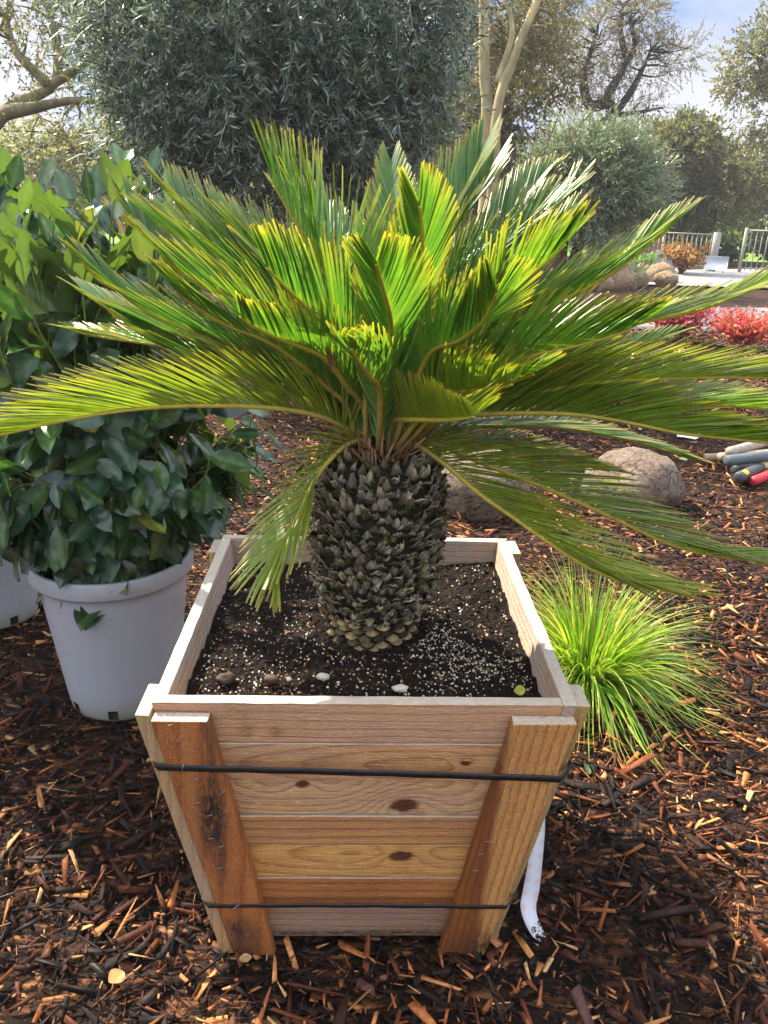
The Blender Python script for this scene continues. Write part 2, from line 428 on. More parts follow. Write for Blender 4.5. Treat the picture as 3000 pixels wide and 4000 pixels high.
# ------------------------------------------------------------------ the planter box
HT, HB, H = 0.31, 0.226, 0.5811
def half(z): return HB + (HT - HB) * z / H
box = empty('planter_box', (BX, BY, 0), BYAW)
tag(box, 'square tapered wooden nursery box of sawn planks with black bands, holding the sago palm', 'planter box')
_cy, _sy = math.cos(BYAW), math.sin(BYAW)
def tobox(P):
    d = np.asarray(P) - np.array([BX, BY, 0]); return np.array([_cy * d[0] + _sy * d[1], -_sy * d[0] + _cy * d[1], d[2]])
def frombox(P):
    P = np.asarray(P); return np.array([BX + _cy * P[0] - _sy * P[1], BY + _sy * P[0] + _cy * P[1], P[2]])
def front_hit(px, py, proud=0.0):       # pixel on the sloping front of the box, in box coordinates
    o = tobox(CAM); d = tobox(CAM + ray(px, py)) - o
    k = (HT - HB) / H                   # y = -(HB + k z) - proud
    t = (-(HB + proud) - k * o[2] - o[1]) / (d[1] + k * d[2])
    return o + d * t
TH = 0.020
def slab(name, corners, mat, parent, bevel=0.0016, cuts=10, jit=0.0006, axis=0, wob=0.0):
    """corners: 8 points, bottom ring then top ring; cut along its length, its edges worn"""
    bm = bmesh.new(); vs = [bm.verts.new(p) for p in corners]
    for f in ((0, 1, 2, 3), (7, 6, 5, 4), (0, 4, 5, 1), (1, 5, 6, 2), (2, 6, 7, 3), (3, 7, 4, 0)): bm.faces.new([vs[i] for i in f])
    bmesh.ops.recalc_face_normals(bm, faces=bm.faces)
    cen = np.mean(corners, 0)
    lens = sorted(bm.edges, key=lambda e: -e.calc_length())[:4]
    bmesh.ops.subdivide_edges(bm, edges=lens, cuts=cuts, use_grid_fill=True)
    sharp = [e for e in bm.edges if len(e.link_faces) == 2 and e.calc_face_angle(0) > 0.6]
    bmesh.ops.bevel(bm, geom=sharp, offset=bevel, segments=2, affect='EDGES', profile=0.6)
    for v in bm.verts:
        P = np.array(v.co); n_ = vnoise(P * 55 + cen * 91, 2) - 0.5; n2 = vnoise(P * 9 + cen * 47, 5) - 0.5
        v.co = Vector(P + np.array([n_, n2, n_]) * jit * 2 + n2 * wob)
        v.co -= Vector(cen)
    me = bpy.data.meshes.new(name); bm.to_mesh(me); bm.free()
    me.materials.append(mat)
    o = bpy.data.objects.new(name, me); col.objects.link(o); o.location = cen; o.parent = parent
    return o
zs_f = [front_hit(1425, y)[2] for y in (2903, 3050, 3186, 3299, 3427, 3541)]
zs_f = [H] + zs_f + [0.022]
wet = (0.02, 0.014, 0.012)
woods_f = [
    wood_mat('weathered_pink_pine', (0.52, 0.31, 0.165), (0.34, 0.165, 0.075), rings=70, grey=0.3, contrast=0.35,
             stains=[(-0.222, -0.018, 0.013, 0.013, 0.8, (0.10, 0.045, 0.015)), (-0.165, -0.018, 0.011, 0.012, 0.75, (0.10, 0.045, 0.015)), (-0.122, -0.02, 0.011, 0.011, 0.75, (0.10, 0.045, 0.015)), (-0.22, 0.006, 0.010, 0.02, 0.3, (0.2, 0.1, 0.04)), (-0.17, 0.012, 0.010, 0.02, 0.3, (0.2, 0.1, 0.04))]),
    wood_mat('flat_sawn_pine', (0.55, 0.33, 0.155), (0.33, 0.13, 0.045), rings=75, cath=(0.10, -0.012, 0.14), grey=0.2, knots=[(0.165, 0.0, 0.007)], contrast=0.6),
    wood_mat('pale_knotty_pine', (0.56, 0.35, 0.16), (0.32, 0.14, 0.05), rings=95, cath=(-0.09, 0.03, 0.3), grey=0.3, knots=[(0.075, -0.017, 0.018), (-0.085, 0.03, 0.010)], contrast=0.6),
    wood_mat('tan_pine', (0.47, 0.25, 0.10), (0.26, 0.105, 0.035), rings=60, grey=0.1, contrast=0.55),
    wood_mat('yellow_knotty_pine', (0.58, 0.34, 0.105), (0.36, 0.15, 0.035), rings=75, cath=(0.05, 0.01, 0.16), grey=0.1, knots=[(0.075, 0.012, 0.016)], contrast=0.55),
    wood_mat('orange_pine', (0.42, 0.175, 0.055), (0.20, 0.065, 0.02), rings=50, grey=0.05, contrast=0.5, stains=[(0, -0.03, 0.3, 0.012, 0.6, wet)]),
    wood_mat('grey_weathered_pine', (0.34, 0.21, 0.13), (0.18, 0.09, 0.05), rings=60, grey=0.5, contrast=0.4, stains=[(0, -0.035, 0.3, 0.014, 0.95, wet)]),
]
names = ['weathered pink-brown top plank with faint dark ink smudges', 'tan plank with long wavy grain', 'pale plank with ring-shaped grain and a dark knot', 'plain brown plank',
         'yellow plank with a round dark knot', 'orange-brown plank', 'grey bottom plank with a wet dark lower edge']
for i in range(7):
    z1, z0 = zs_f[i] - 0.0012, zs_f[i + 1] + 0.0012
    pr = [0, 0.001, -0.001, 0.0015, 0, 0.001, -0.001][i]
    def ring4(z):
        h = half(z); l = -h if i == 0 else -h + TH; l = -h
        return [(l, -h - pr, z), (h - (TH + 0.001), -h - pr, z), (h - (TH + 0.001), -h + TH, z), (l, -h + TH, z)]
    o = slab('plank', ring4(z0) + ring4(z1), woods_f[i], box, cuts=26, jit=0.0008)
    o['label'] = names[i]
W_side = wood_mat('grey_side_pine', (0.44, 0.33, 0.24), (0.28, 0.17, 0.10), axis='y', rings=70, grey=0.9, contrast=0.4)
W_back = wood_mat('grey_back_pine', (0.44, 0.34, 0.25), (0.28, 0.18, 0.11), axis='x', rings=70, grey=0.9, contrast=0.4)
zb = [H, 0.47, 0.35, 0.23, 0.11, 0.022]
for i in range(5):
    z1, z0 = zb[i] - 0.0012, zb[i + 1] + 0.0012
    for sx in (-1, 1):
        def rg(z):
            h = half(z); f0 = -h + TH + 0.001 if sx < 0 else -h + 0.0005
            a, b = (-h, -h + TH) if sx < 0 else (h - TH, h)
            return [(a, f0, z), (b, f0, z), (b, h - TH - 0.001, z), (a, h - TH - 0.001, z)]
        slab('plank', rg(z0) + rg(z1), W_side, box, cuts=16, jit=0.0012, wob=0.001)
    def rb(z):
        h = half(z); return [(-h, h - TH, z), (h, h - TH, z), (h, h, z), (-h, h, z)]
    slab('plank', rb(z0) + rb(z1), W_back, box, cuts=16, jit=0.001)
# cleats
C_left = wood_mat('reddish_cleat', (0.42, 0.16, 0.05), (0.18, 0.055, 0.018), axis='z', rings=30, grey=0.05, contrast=0.45, rough=0.6,
                  stains=[(0.19, 0.0, 0.16, 0.009, 0.9, (0.035, 0.026, 0.024)), (0.07, -0.01, 0.09, 0.024, 1.3, (0.022, 0.017, 0.016)), (-0.27, 0.0, 0.035, 0.06, 1.0, (0.04, 0.022, 0.014)), (-0.02, -0.005, 0.07, 0.008, 0.8, (0.05, 0.035, 0.03)), (-0.2, 0.01, 0.03, 0.03, 0.9, (0.03, 0.024, 0.022)), (-0.225, 0.025, 0.03, 0.025, 0.8, (0.03, 0.024, 0.022)), (0.12, -0.035, 0.2, 0.008, 0.4, (0.4, 0.2, 0.08))])
C_right = wood_mat('two_tone_cleat', (0.54, 0.29, 0.105), (0.31, 0.125, 0.04), axis='z', rings=75, grey=0.0, contrast=0.55,
                   tone=[(-0.008, -0.02, (0.40, 0.24, 0.17))], stains=[(-0.26, 0.0, 0.05, 0.06, 1.1, (0.04, 0.02, 0.012)), (0.05, -0.028, 0.3, 0.012, 0.6, (0.14, 0.05, 0.02)), (0.245, -0.02, 0.03, 0.012, 0.7, (0.05, 0.035, 0.03)), (0.17, -0.02, 0.06, 0.008, 0.6, (0.07, 0.03, 0.015))])
C_side = wood_mat('yellow_cleat', (0.46, 0.30, 0.12), (0.27, 0.15, 0.06), axis='z', rings=60, grey=0.4, contrast=0.5, stains=[(0.28, 0, 0.012, 0.05, 0.6, (0.30, 0.30, 0.08)), (0.29, 0.005, 0.012, 0.01, 0.6, (0.06, 0.06, 0.03))])
CT = 0.021
def cleat(xw0, xw1, side, z0, z1, mat):
    def rg(z):
        h = half(z); w = xw0 + (xw1 - xw0) * z / H
        if side == 'fl': a, b = -h + 0.001, -h + w
        else: a, b = h - w, h - 0.001
        return [(a, -h - CT - 0.0022, z), (b, -h - CT - 0.0022, z), (b, -h - 0.0022, z), (a, -h - 0.0022, z)]
    return slab('cleat', rg(z0) + rg(z1), mat, box, bevel=0.0025, cuts=26, jit=0.0011)
zt = front_hit(1500, 2772, CT)[2]
cl_l = cleat(0.074, 0.082, 'fl', 0.0, H - 0.018, C_left); cl_l['label'] = 'reddish-brown cleat with black stains along its nails'
cl_r = cleat(0.084, 0.094, 'fr', 0.0, H - 0.020, C_right); cl_r['label'] = 'two-tone cleat, dark red-brown beside honey yellow'
for sx in (-1, 1):
    for sy in (-1, 1):
        def rg(z):
            h = half(z); a, b = (-h - CT - 0.001, -h - 0.001) if sx < 0 else (h + 0.001, h + CT + 0.001)
            y0, y1 = (-h - CT + 0.003, -h + 0.062) if sy < 0 else (h - 0.07, h - 0.001)
            if sx > 0 and sy < 0: y0 += 0.022; 
            return [(a, y0, z), (b, y0, z), (b, y1, z), (a, y1, z)]
        slab('cleat', rg(0.0) + rg(H - (0.012 if sx < 0 else 0.006)), C_side, box, bevel=0.002, cuts=20, jit=0.001)
for sx in (-1, 1):
    def rg(z):
        h = half(z); a, b = (-h + 0.0, -h + 0.07) if sx < 0 else (h - 0.07, h)
        return [(a, h + 0.001, z), (b, h + 0.001, z), (b, h + CT, z), (a, h + CT, z)]
    slab('cleat', rg(0.0) + rg(H - 0.02), C_side, box, bevel=0.002, cuts=16, jit=0.001)
# bottom boards
slab('bottom_panel', [(-0.2, -0.205, 0.024), (0.2, -0.205, 0.024), (0.2, 0.2, 0.024), (-0.2, 0.2, 0.024), (-0.2, -0.205, 0.044), (0.2, -0.205, 0.044), (0.2, 0.2, 0.044), (-0.2, 0.2, 0.044)], W_back, box)
# steel bands
M_band = simple('black_band', (0.012, 0.012, 0.013), 0.45, 0.4, 0.0, 25, 0.5, 0.2, 120)
def band(zl, zr, w):
    def ringpts(dz, off):
        out = []
        hl = lambda z: half(z) + CT + 0.0028 + off + dz * 0.145
        zf = lambda x: zl + (zr - zl) * (x + 0.3) / 0.6 + dz
        h = hl(zl)
        e_ = CT + 0.004 + 0.0015
        pts = [(-h, -h + 0.012), (-h + 0.012, -h), (h - e_ + 0.003, -h), (h, -h + e_ + 0.002), (h, h - 0.012), (h - 0.012, h), (-h + 0.012, h), (-h, h - 0.012)]
        res = []
        for k, (x, y) in enumerate(pts):
            x2, y2 = pts[(k + 1) % 8]
            for t in np.linspace(0, 1, 14, endpoint=False):
                xx, yy = x + (x2 - x) * t, y + (y2 - y) * t
                sag = -0.004 * math.sin(math.pi * t) if k == 1 else 0
                inn = 0.004 * math.sin(math.pi * t) if k == 1 else 0
                res.append((xx, yy + inn, zf(xx) + sag * 0.5 + 0.0006 * math.sin(xx * 60)))
        return np.array(res)
    a, b, c_, d = ringpts(-w / 2, 0), ringpts(w / 2, 0), ringpts(w / 2, 0.0012), ringpts(-w / 2, 0.0012)
    n = len(a); V = np.vstack([a, b, c_, d]); Q = []
    for i in range(n):
        j = (i + 1) % n
        for (p, q) in ((1, 0), (2, 1), (3, 2), (0, 3)): Q.append((p * n + i, p * n + j, q * n + j, q * n + i))
    mk('band', V, np.array(Q), M_band, box, np.full((len(V), 3), 0.02))
s1l, s1r = front_hit(700, 3000, CT + 0.004)[2], front_hit(2120, 3040, CT + 0.004)[2]
s2l, s2r = front_hit(900, 3540, CT + 0.004)[2], front_hit(1900, 3545, CT + 0.004)[2]
band(s1l, s1r, 0.0125); band(s2l, s2r, 0.0092)
# staples and bent nails in the cleats
M_staple = simple('steel_staple', (0.30, 0.28, 0.25), 0.35, 0.5, 0.8, 60, 0.3)
def staple(px, py, ang, ln=0.009):
    p = front_hit(px, py, CT + 0.004)
    d = np.array([math.cos(ang), 0.0, math.sin(ang)]); o_ = np.array([0, -1.0, 0.12])
    P = [p - d * ln / 2 - o_ * 0.005, p - d * ln / 2 + o_ * 0.0006, p + d * ln / 2 + o_ * 0.0006, p + d * ln / 2 - o_ * 0.005]
    V, Q, T = tube(P, 0.0007, 5); a = Acc(); a.add(V, Q, T, (0.3, 0.28, 0.25)); a.build('staple', M_staple, box)
for px, py, an in [(640, 2797, 0.3), (661, 2833, 0.35), (690, 2895, 0.5), (750, 2935, 0.3), (763, 3043, 0.3), (770, 3136, 0.35), (818, 3185, 0.3), (868, 3095, 0.7), (823, 3275, 0.1), (864, 3306, 0.3),
                   (858, 3390, 0.2), (926, 3519, 0.4), (880, 3170, 0.5), (2122, 2800, 0.15), (2110, 2847, 0.3), (2085, 2920, 0.4), (2016, 3010, 0.2), (2002, 3072, 0.15), (1970, 3143, 0.2), (1943, 3207, 0.1), (1908, 3286, 0.2), (1880, 3335, 0.1), (1860, 3400, 0.2)]:
    staple(px, py, an)
for px, py, an in [(712, 3003, 1.3), (2148, 3050, 0.8), (918, 3545, 0.8)]:
    staple(px, py, an, 0.018)

# ------------------------------------------------------------------ potting soil
SOIL = H - 0.050
def soil_z(X, Y):
    P = np.stack([X, Y, 0 * X], -1)
    r = np.hypot(X - 0.012, Y + 0.02)
    return SOIL + 0.018 * (vnoise(P, 8, 9) - 0.5) + 0.010 * (vnoise(P, 9, 40) - 0.5) + 0.006 * (vnoise(P, 10, 110) - 0.5) + 0.012 * np.exp(-((r - 0.10) / 0.05) ** 2)
hs = half(SOIL) - TH - 0.0005
u = np.linspace(-hs, hs, 150)
sV, sQ = grid_sheet(u, u, soil_z)
def soil_mat():
    m = NT('potting_soil'); co = m.coord()
    n1 = m.noise(co, 160, 5, 0.7); n2 = m.noise(co, 12, 4)
    c = m.ramp(n1, [(0.3, (0.005, 0.004, 0.003)), (0.52, (0.013, 0.009, 0.007)), (0.7, (0.035, 0.021, 0.014)), (0.88, (0.10, 0.06, 0.035))])
    c = m.mix(m.ramp(n2, [(0.55, 0.0), (0.8, 0.3)]), c, (0.06, 0.04, 0.024))
    return m.end(m.bsdf(c, 0.85, 0.1, m.bump(n1, 1.0, 0.01)))
o = mk('potting_soil', sV, sQ, soil_mat(), None, smooth=True); o.location = (BX, BY, 0); o.rotation_euler = (0, 0, BYAW)
tag(o, 'dark potting soil filling the wooden box around the palm', 'soil', kind='stuff')
M_bit = attr_mat('soil_bits', 0.8, 0.15, 90, 0.4, 0.4, 200)
def bits(n, seed, rad, pal, pr, stretch, name, lab, cat, clump=None):
    g = np.random.default_rng(seed)
    x, y = g.uniform(-hs + 0.008, hs - 0.008, (2, n * 3))
    if clump is not None:
        k = g.random(n * 3) < clump(x, y); x, y = x[k][:n], y[k][:n]
    else: x, y = x[:n], y[:n]
    n = len(x)
    base = np.array([(1, 0, 0), (-1, 0, 0), (0, 1, 0), (0, -1, 0), (0, 0, 1), (0, 0, -1)], float)
    e = [(0.6, 0.6, 0.55), (-0.6, 0.55, 0.6), (-0.6, -0.6, 0.5), (0.6, -0.55, 0.6), (.6, .6, -.55), (-.6, .6, -.55), (-.6, -.6, -.55), (.6, -.6, -.55)]
    B = np.vstack([base, e])
    tri = [(4, 0, 6), (4, 6, 2), (4, 2, 7), (4, 7, 1), (4, 1, 8), (4, 8, 3), (4, 3, 9), (4, 9, 0), (0, 10, 6), (6, 10, 2), (2, 11, 7), (7, 11, 1), (1, 12, 8), (8, 12, 3), (3, 13, 9), (9, 13, 0),
           (0, 13, 10), (2, 10, 11), (1, 11, 12), (3, 12, 13), (5, 10, 13), (5, 11, 10), (5, 12, 11), (5, 13, 12)]
    r = np.exp(g.uniform(np.log(rad[0]), np.log(rad[1]), n))
    st = g.uniform(1, stretch, n); yaw = g.uniform(0, 6.28, n)
    S = B[None] * r[:, None, None] * g.uniform(0.75, 1.25, (n, len(B), 1))
    S[:, :, 0] *= st[:, None]
    if stretch > 2: S[:, :, 1:] *= 0.75
    cx_, sx_ = np.cos(yaw)[:, None], np.sin(yaw)[:, None]
    tilt = g.normal(0, 0.25, n)[:, None]
    X = S[:, :, 0] * cx_ - S[:, :, 1] * sx_; Yv = S[:, :, 0] * sx_ + S[:, :, 1] * cx_; Z = S[:, :, 2] + S[:, :, 0] * tilt
    V = np.stack([X + x[:, None], Yv + y[:, None], Z + (soil_z(x, y) + r * 0.35)[:, None]], -1).reshape(-1, 3)
    T = (np.arange(n)[:, None, None] * len(B) + np.array(tri)[None]).reshape(-1, 3)
    c = np.asarray(pal)[g.choice(len(pal), n, p=pr)] * g.uniform(0.8, 1.15, (n, 1))
    o = mk(name, V, T, M_bit, None, np.repeat(c, len(B), 0), smooth=stretch < 2)
    o.location = (BX, BY, 0); o.rotation_euler = (0, 0, BYAW)
    tag(o, lab, cat, kind='stuff')
def pclump(x, y):
    P = np.stack([x, y, 0 * x], -1)
    r = np.hypot(x - 0.01, y + 0.02)
    front = np.exp(-((y + 0.12) / 0.10) ** 2)
    return np.clip((0.18 + 0.9 * np.clip(vnoise(P, 21, 11) - 0.42, 0, 1) * 2.2) * (0.5 + 0.8 * front), 0, 1) * (r > 0.10)
bits(2800, 31, (0.0006, 0.0023), [(0.62, 0.57, 0.46), (0.50, 0.42, 0.30), (0.56, 0.40, 0.29)], [.5, .28, .22], 1.3, 'perlite', 'white perlite grains scattered over the dark potting soil', 'perlite', pclump)
bits(6500, 32, (0.0006, 0.0028), [(0.007, 0.005, 0.005), (0.017, 0.011, 0.009), (0.05, 0.025, 0.014), (0.20, 0.10, 0.045)], [.35, .35, .23, .07], 4.5, 'bark_bits', 'small dark bark fragments mixed in the potting soil', 'bark bits')

def blob(name, P, r3, mat, seed, amp=0.12, c=(0.5, 0.5, 0.5), sub=3, freq=2.0, parent=None, rz=0.0):
    bm = bmesh.new(); bmesh.ops.create_icosphere(bm, subdivisions=sub, radius=1)
    me = bpy.data.meshes.new(name); bm.to_mesh(me); bm.free()
    n = len(me.vertices); V = np.empty(n * 3, np.float32); me.vertices.foreach_get('co', V); V = V.reshape(-1, 3).astype(float)
    d = 1 + amp * 2 * (vnoise(V, seed, freq) - 0.5) + amp * (vnoise(V, seed + 1, freq * 2.7) - 0.5) + amp * 0.4 * (vnoise(V, seed + 2, freq * 8) - 0.5)
    V = V * d[:, None] * np.asarray(r3)
    me.vertices.foreach_set('co', V.astype(np.float32).ravel())
    me.polygons.foreach_set('use_smooth', np.ones(len(me.polygons), bool))
    ca_ = me.color_attributes.new('col', 'FLOAT_COLOR', 'POINT'); c4 = np.ones((n, 4), np.float32); c4[:, :3] = c
    ca_.data.foreach_set('color', c4.ravel()); me.update()
    me.materials.append(mat); o = bpy.data.objects.new(name, me); o.location = P; o.rotation_euler = (0, 0, rz); col.objects.link(o)
    if parent: o.parent = parent
    return o
M_pebble = attr_mat('pebble', 0.7, 0.3, 150, 0.35, 0.3, 300)
for px, py, r3, c, lab in [(1563, 2695, (0.0125, 0.008, 0.006), (0.55, 0.50, 0.38), 'cream pebble against the middle of the front plank'),
                           (1264, 2648, (0.0105, 0.007, 0.006), (0.42, 0.40, 0.33), 'grey-cream pebble on the soil left of the trunk base'),
                           (1128, 2655, (0.0045, 0.004, 0.004), (0.60, 0.55, 0.42), 'tiny pale round pebble on the soil'),
                           (882, 2660, (0.016, 0.011, 0.010), (0.045, 0.028, 0.02), 'dark clod of soil by the front left corner'),
                           (1062, 2660, (0.013, 0.009, 0.008), (0.06, 0.035, 0.024), 'brown clod of soil near the front plank')]:
    p = at(px, py, SOIL + 0.006)
    tag(blob('pebble' if c[0] > 0.1 else 'soil_clod', (p[0], p[1], SOIL + 0.006 + r3[2] * 0.4), r3, M_pebble, px, 0.2, c, 3, 2.0), lab, 'pebble' if c[0] > 0.1 else 'clod')

def flat_leaf(P, L_, W_, yaw, tilt, lift, c, mat, name, lab, cat, curl=0.2):
    n = 8; t = np.linspace(0, 1, n); w = W_ / 2 * np.sin(np.pi * np.clip(t * 0.94 + 0.03, 0, 1)) ** 0.8
    V = []
    for k in range(n):
        for s in (-1, 0, 1):
            V.append((t[k] * L_ - L_ / 2, s * w[k], abs(s) * w[k] * 0.35 + curl * L_ * (t[k] - 0.5) ** 2))
    Q = [(k * 3 + j, (k + 1) * 3 + j, (k + 1) * 3 + j + 1, k * 3 + j + 1) for k in range(n - 1) for j in range(2)]
    o = mk(name, V, np.array(Q), mat, None, np.tile(c, (len(V), 1)), True)
    o.location = (P[0], P[1], P[2] + lift); o.rotation_euler = (tilt[0], tilt[1], yaw)
    return tag(o, lab, cat)

# ------------------------------------------------------------------ the sago palm
palm = empty('sago_palm', (BX + 0.012, BY - 0.01, SOIL - 0.02))
tag(palm, 'sago palm with arching yellow-green fronds and a stout scaly trunk growing in the wooden box', 'sago palm')
PO = np.array(palm.location)
AX0 = np.array([-0.017, 1.236, SOIL - 0.03]); AX1 = np.array([-0.006, 1.25, 0.90])
def axis_at(z): return AX0 + (AX1 - AX0) * (z - AX0[2]) / (AX1[2] - AX0[2])
prof_z = [SOIL - 0.03, SOIL + 0.02, 0.575, 0.60, 0.64, 0.70, 0.76, 0.82, 0.86, 0.885, 0.90]
prof_r = [0.083, 0.082, 0.084, 0.094, 0.106, 0.113, 0.112, 0.104, 0.090, 0.062, 0.02]
M_trunk = attr_mat('trunk_core', 0.9, 0.1, 60, 0.5, 0.8, 120)
a = Acc(); nz_, na = 30, 40
zz = np.linspace(prof_z[0], prof_z[-1], nz_); V = []
for z in zz:
    r = np.interp(z, prof_z, prof_r) - 0.006; c0 = axis_at(z)
    for k in range(na):
        t = 2 * math.pi * k / na; V.append((c0[0] + r * math.cos(t), c0[1] + r * math.sin(t), z))
Q = [(i * na + k, i * na + (k + 1) % na, (i + 1) * na + (k + 1) % na, (i + 1) * na + k) for i in range(nz_ - 1) for k in range(na)]
a.add(np.array(V) - PO, Q, None, (0.022, 0.020, 0.014))
trunk = a.build('trunk', M_trunk, palm, True)
# old leaf bases: rows of crumpled, upturned scales round the trunk
a = Acc(); g = np.random.default_rng(12)
z = SOIL - 0.005; row = 0
while z < 0.872:
    r = np.interp(z, prof_z, prof_r); c0 = axis_at(z)
    low = z < 0.592
    n = int(2 * math.pi * r / (0.026 if low else 0.0175))
    slope = (np.interp(z + 0.01, prof_z, prof_r) - np.interp(z - 0.01, prof_z, prof_r)) / 0.02
    for k in range(n):
        t = 2 * math.pi * (k + 0.5 * (row % 2)) / n + g.normal(0, 0.012 if low else 0.045)
        rad = np.array([math.cos(t), math.sin(t), 0]); tan = np.array([-math.sin(t), math.cos(t), 0]); upv = norm(np.array([rad[0] * slope, rad[1] * slope, 1.0]))
        zj = z + g.normal(0, 0.0008 if low else 0.003); rr = np.interp(zj, prof_z, prof_r)
        P = np.array([c0[0], c0[1], zj]) + rad * (rr - 0.006)
        if low:                            # smooth flattened tan diamonds
            hw, hh, out = 0.0145, 0.0085, 0.008 * g.uniform(0.8, 1.2)
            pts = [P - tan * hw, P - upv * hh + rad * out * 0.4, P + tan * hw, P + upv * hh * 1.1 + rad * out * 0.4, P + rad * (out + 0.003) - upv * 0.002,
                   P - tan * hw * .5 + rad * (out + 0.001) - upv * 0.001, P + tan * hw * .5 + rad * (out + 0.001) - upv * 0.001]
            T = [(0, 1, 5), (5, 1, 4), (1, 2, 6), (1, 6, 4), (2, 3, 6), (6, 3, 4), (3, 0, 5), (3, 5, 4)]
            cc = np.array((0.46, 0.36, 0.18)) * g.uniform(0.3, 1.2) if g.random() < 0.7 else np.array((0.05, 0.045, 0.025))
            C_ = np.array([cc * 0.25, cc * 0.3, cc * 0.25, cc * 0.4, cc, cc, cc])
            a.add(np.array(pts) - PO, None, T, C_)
        else:                              # dry curling stubs
            up_t = min(1, max(0, (z - 0.6) / 0.27))
            if g.random() < 0.02: continue
            ln = g.uniform(0.009, 0.0155) * (1 + 0.5 * up_t); hw = g.uniform(0.0078, 0.0115)
            el = g.normal(0.42, 0.24) + 0.35 * up_t
            d = norm(rad * math.cos(el) + upv * math.sin(el) + tan * g.normal(0, 0.20))
            nrm = norm(np.cross(tan, d)) * -1
            nrm = nrm if np.dot(nrm, rad) > 0 else -nrm
            m = 5; pts = []; C_ = []
            cup = g.uniform(-0.5, 1.1); tw = g.normal(0, 0.38); pw = g.uniform(0.7, 1.5); tipw = g.uniform(0.02, 0.35); ridge = g.uniform(0.0, 0.004)
            cb = np.array((0.46, 0.40, 0.29)) if g.random() < 0.65 else np.array((0.27, 0.22, 0.14))
            if g.random() < 0.15: cb = np.array((0.58, 0.50, 0.30))
            if g.random() < 0.10: cb = np.array((0.10, 0.13, 0.03))
            cb = cb * g.uniform(0.4, 1.0); ph = g.uniform(0, 6.28)
            for q in range(m):
                s_ = q / (m - 1); wq = hw * ((1 - s_ ** pw) * (1 - tipw) + tipw) * (1.0 if q else 1.1)
                ctr = P + d * ln * s_ + nrm * (0.004 * (1 - s_) - 0.006 * s_ ** 2 * cup) + rad * g.normal(0, 0.001)
                tn = norm(tan * math.cos(tw * s_) + nrm * math.sin(tw * s_))
                for b_ in (-1, -0.5, 0, 0.5, 1):
                    cr_ = -cup * wq * abs(b_) ** 1.3 * (0.3 + s_ * 0.9) + ridge * (1 - abs(b_)) + 0.0016 * math.sin(b_ * 5 + s_ * 4 + ph) * (0.3 + s_) + g.normal(0, 0.0009)
                    pts.append(ctr + tn * wq * b_ + nrm * cr_ + d * g.normal(0, 0.0012) * s_)
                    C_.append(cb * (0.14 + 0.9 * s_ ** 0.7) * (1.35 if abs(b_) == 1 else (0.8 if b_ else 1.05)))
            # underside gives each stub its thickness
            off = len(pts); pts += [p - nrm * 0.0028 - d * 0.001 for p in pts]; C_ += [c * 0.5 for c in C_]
            Qf = []
            for q in range(m - 1):
                for b_ in range(4):
                    i0 = q * 5 + b_; Qf.append((i0, i0 + 1, i0 + 6, i0 + 5)); Qf.append((off + i0 + 5, off + i0 + 6, off + i0 + 1, off + i0))
                for e0 in (0, 4):
                    i0 = q * 5 + e0; Qf.append((i0, i0 + 5, off + i0 + 5, off + i0) if e0 else (off + i0, off + i0 + 5, i0 + 5, i0))
            for b_ in range(4):
                i0 = (m - 1) * 5 + b_; Qf.append((i0, i0 + 1, off + i0 + 1, off + i0))
            a.add(np.array(pts) - PO, Qf, None, np.array(C_))
    z += 0.0115 if low else 0.0105; row += 1
M_scale = attr_mat('leaf_base', 0.85, 0.15, 130, 0.55, 0.7, 260, (1, 1, 0.5))
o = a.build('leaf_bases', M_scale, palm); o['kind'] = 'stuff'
# brown felt crown between the stalks
a = Acc(); g = np.random.default_rng(15)
for k in range(260):
    t = g.uniform(0, 6.28); rr = 0.07 * math.sqrt(g.random()); zb_ = 0.875 + 0.02 * (1 - rr / 0.07) ; e = g.uniform(0.5, 1.4)
    b0 = axis_at(0.89) * [1, 1, 0] + np.array([rr * math.cos(t), rr * math.sin(t), zb_ - 0.015])
    d = norm(np.array([math.cos(t) * math.cos(e), math.sin(t) * math.cos(e), math.sin(e)]) + g.normal(0, 0.15, 3)); ln = g.uniform(0.02, 0.075); s_ = norm(np.cross(d, g.normal(0, 1, 3))) * g.uniform(0.002, 0.005)
    c = np.array([(0.30, 0.17, 0.08), (0.20, 0.09, 0.04), (0.42, 0.29, 0.16)][g.integers(3)]) * g.uniform(0.6, 1.2)
    a.add(np.array([b0 - s_, b0 + s_, b0 + d * ln + s_ * 0.3, b0 + d * ln - s_ * 0.3]) - PO, [(0, 1, 2, 3)], None, c)
a.build('crown_felt', attr_mat('brown_felt', 0.95, 0.1, 200, 0.4), palm)

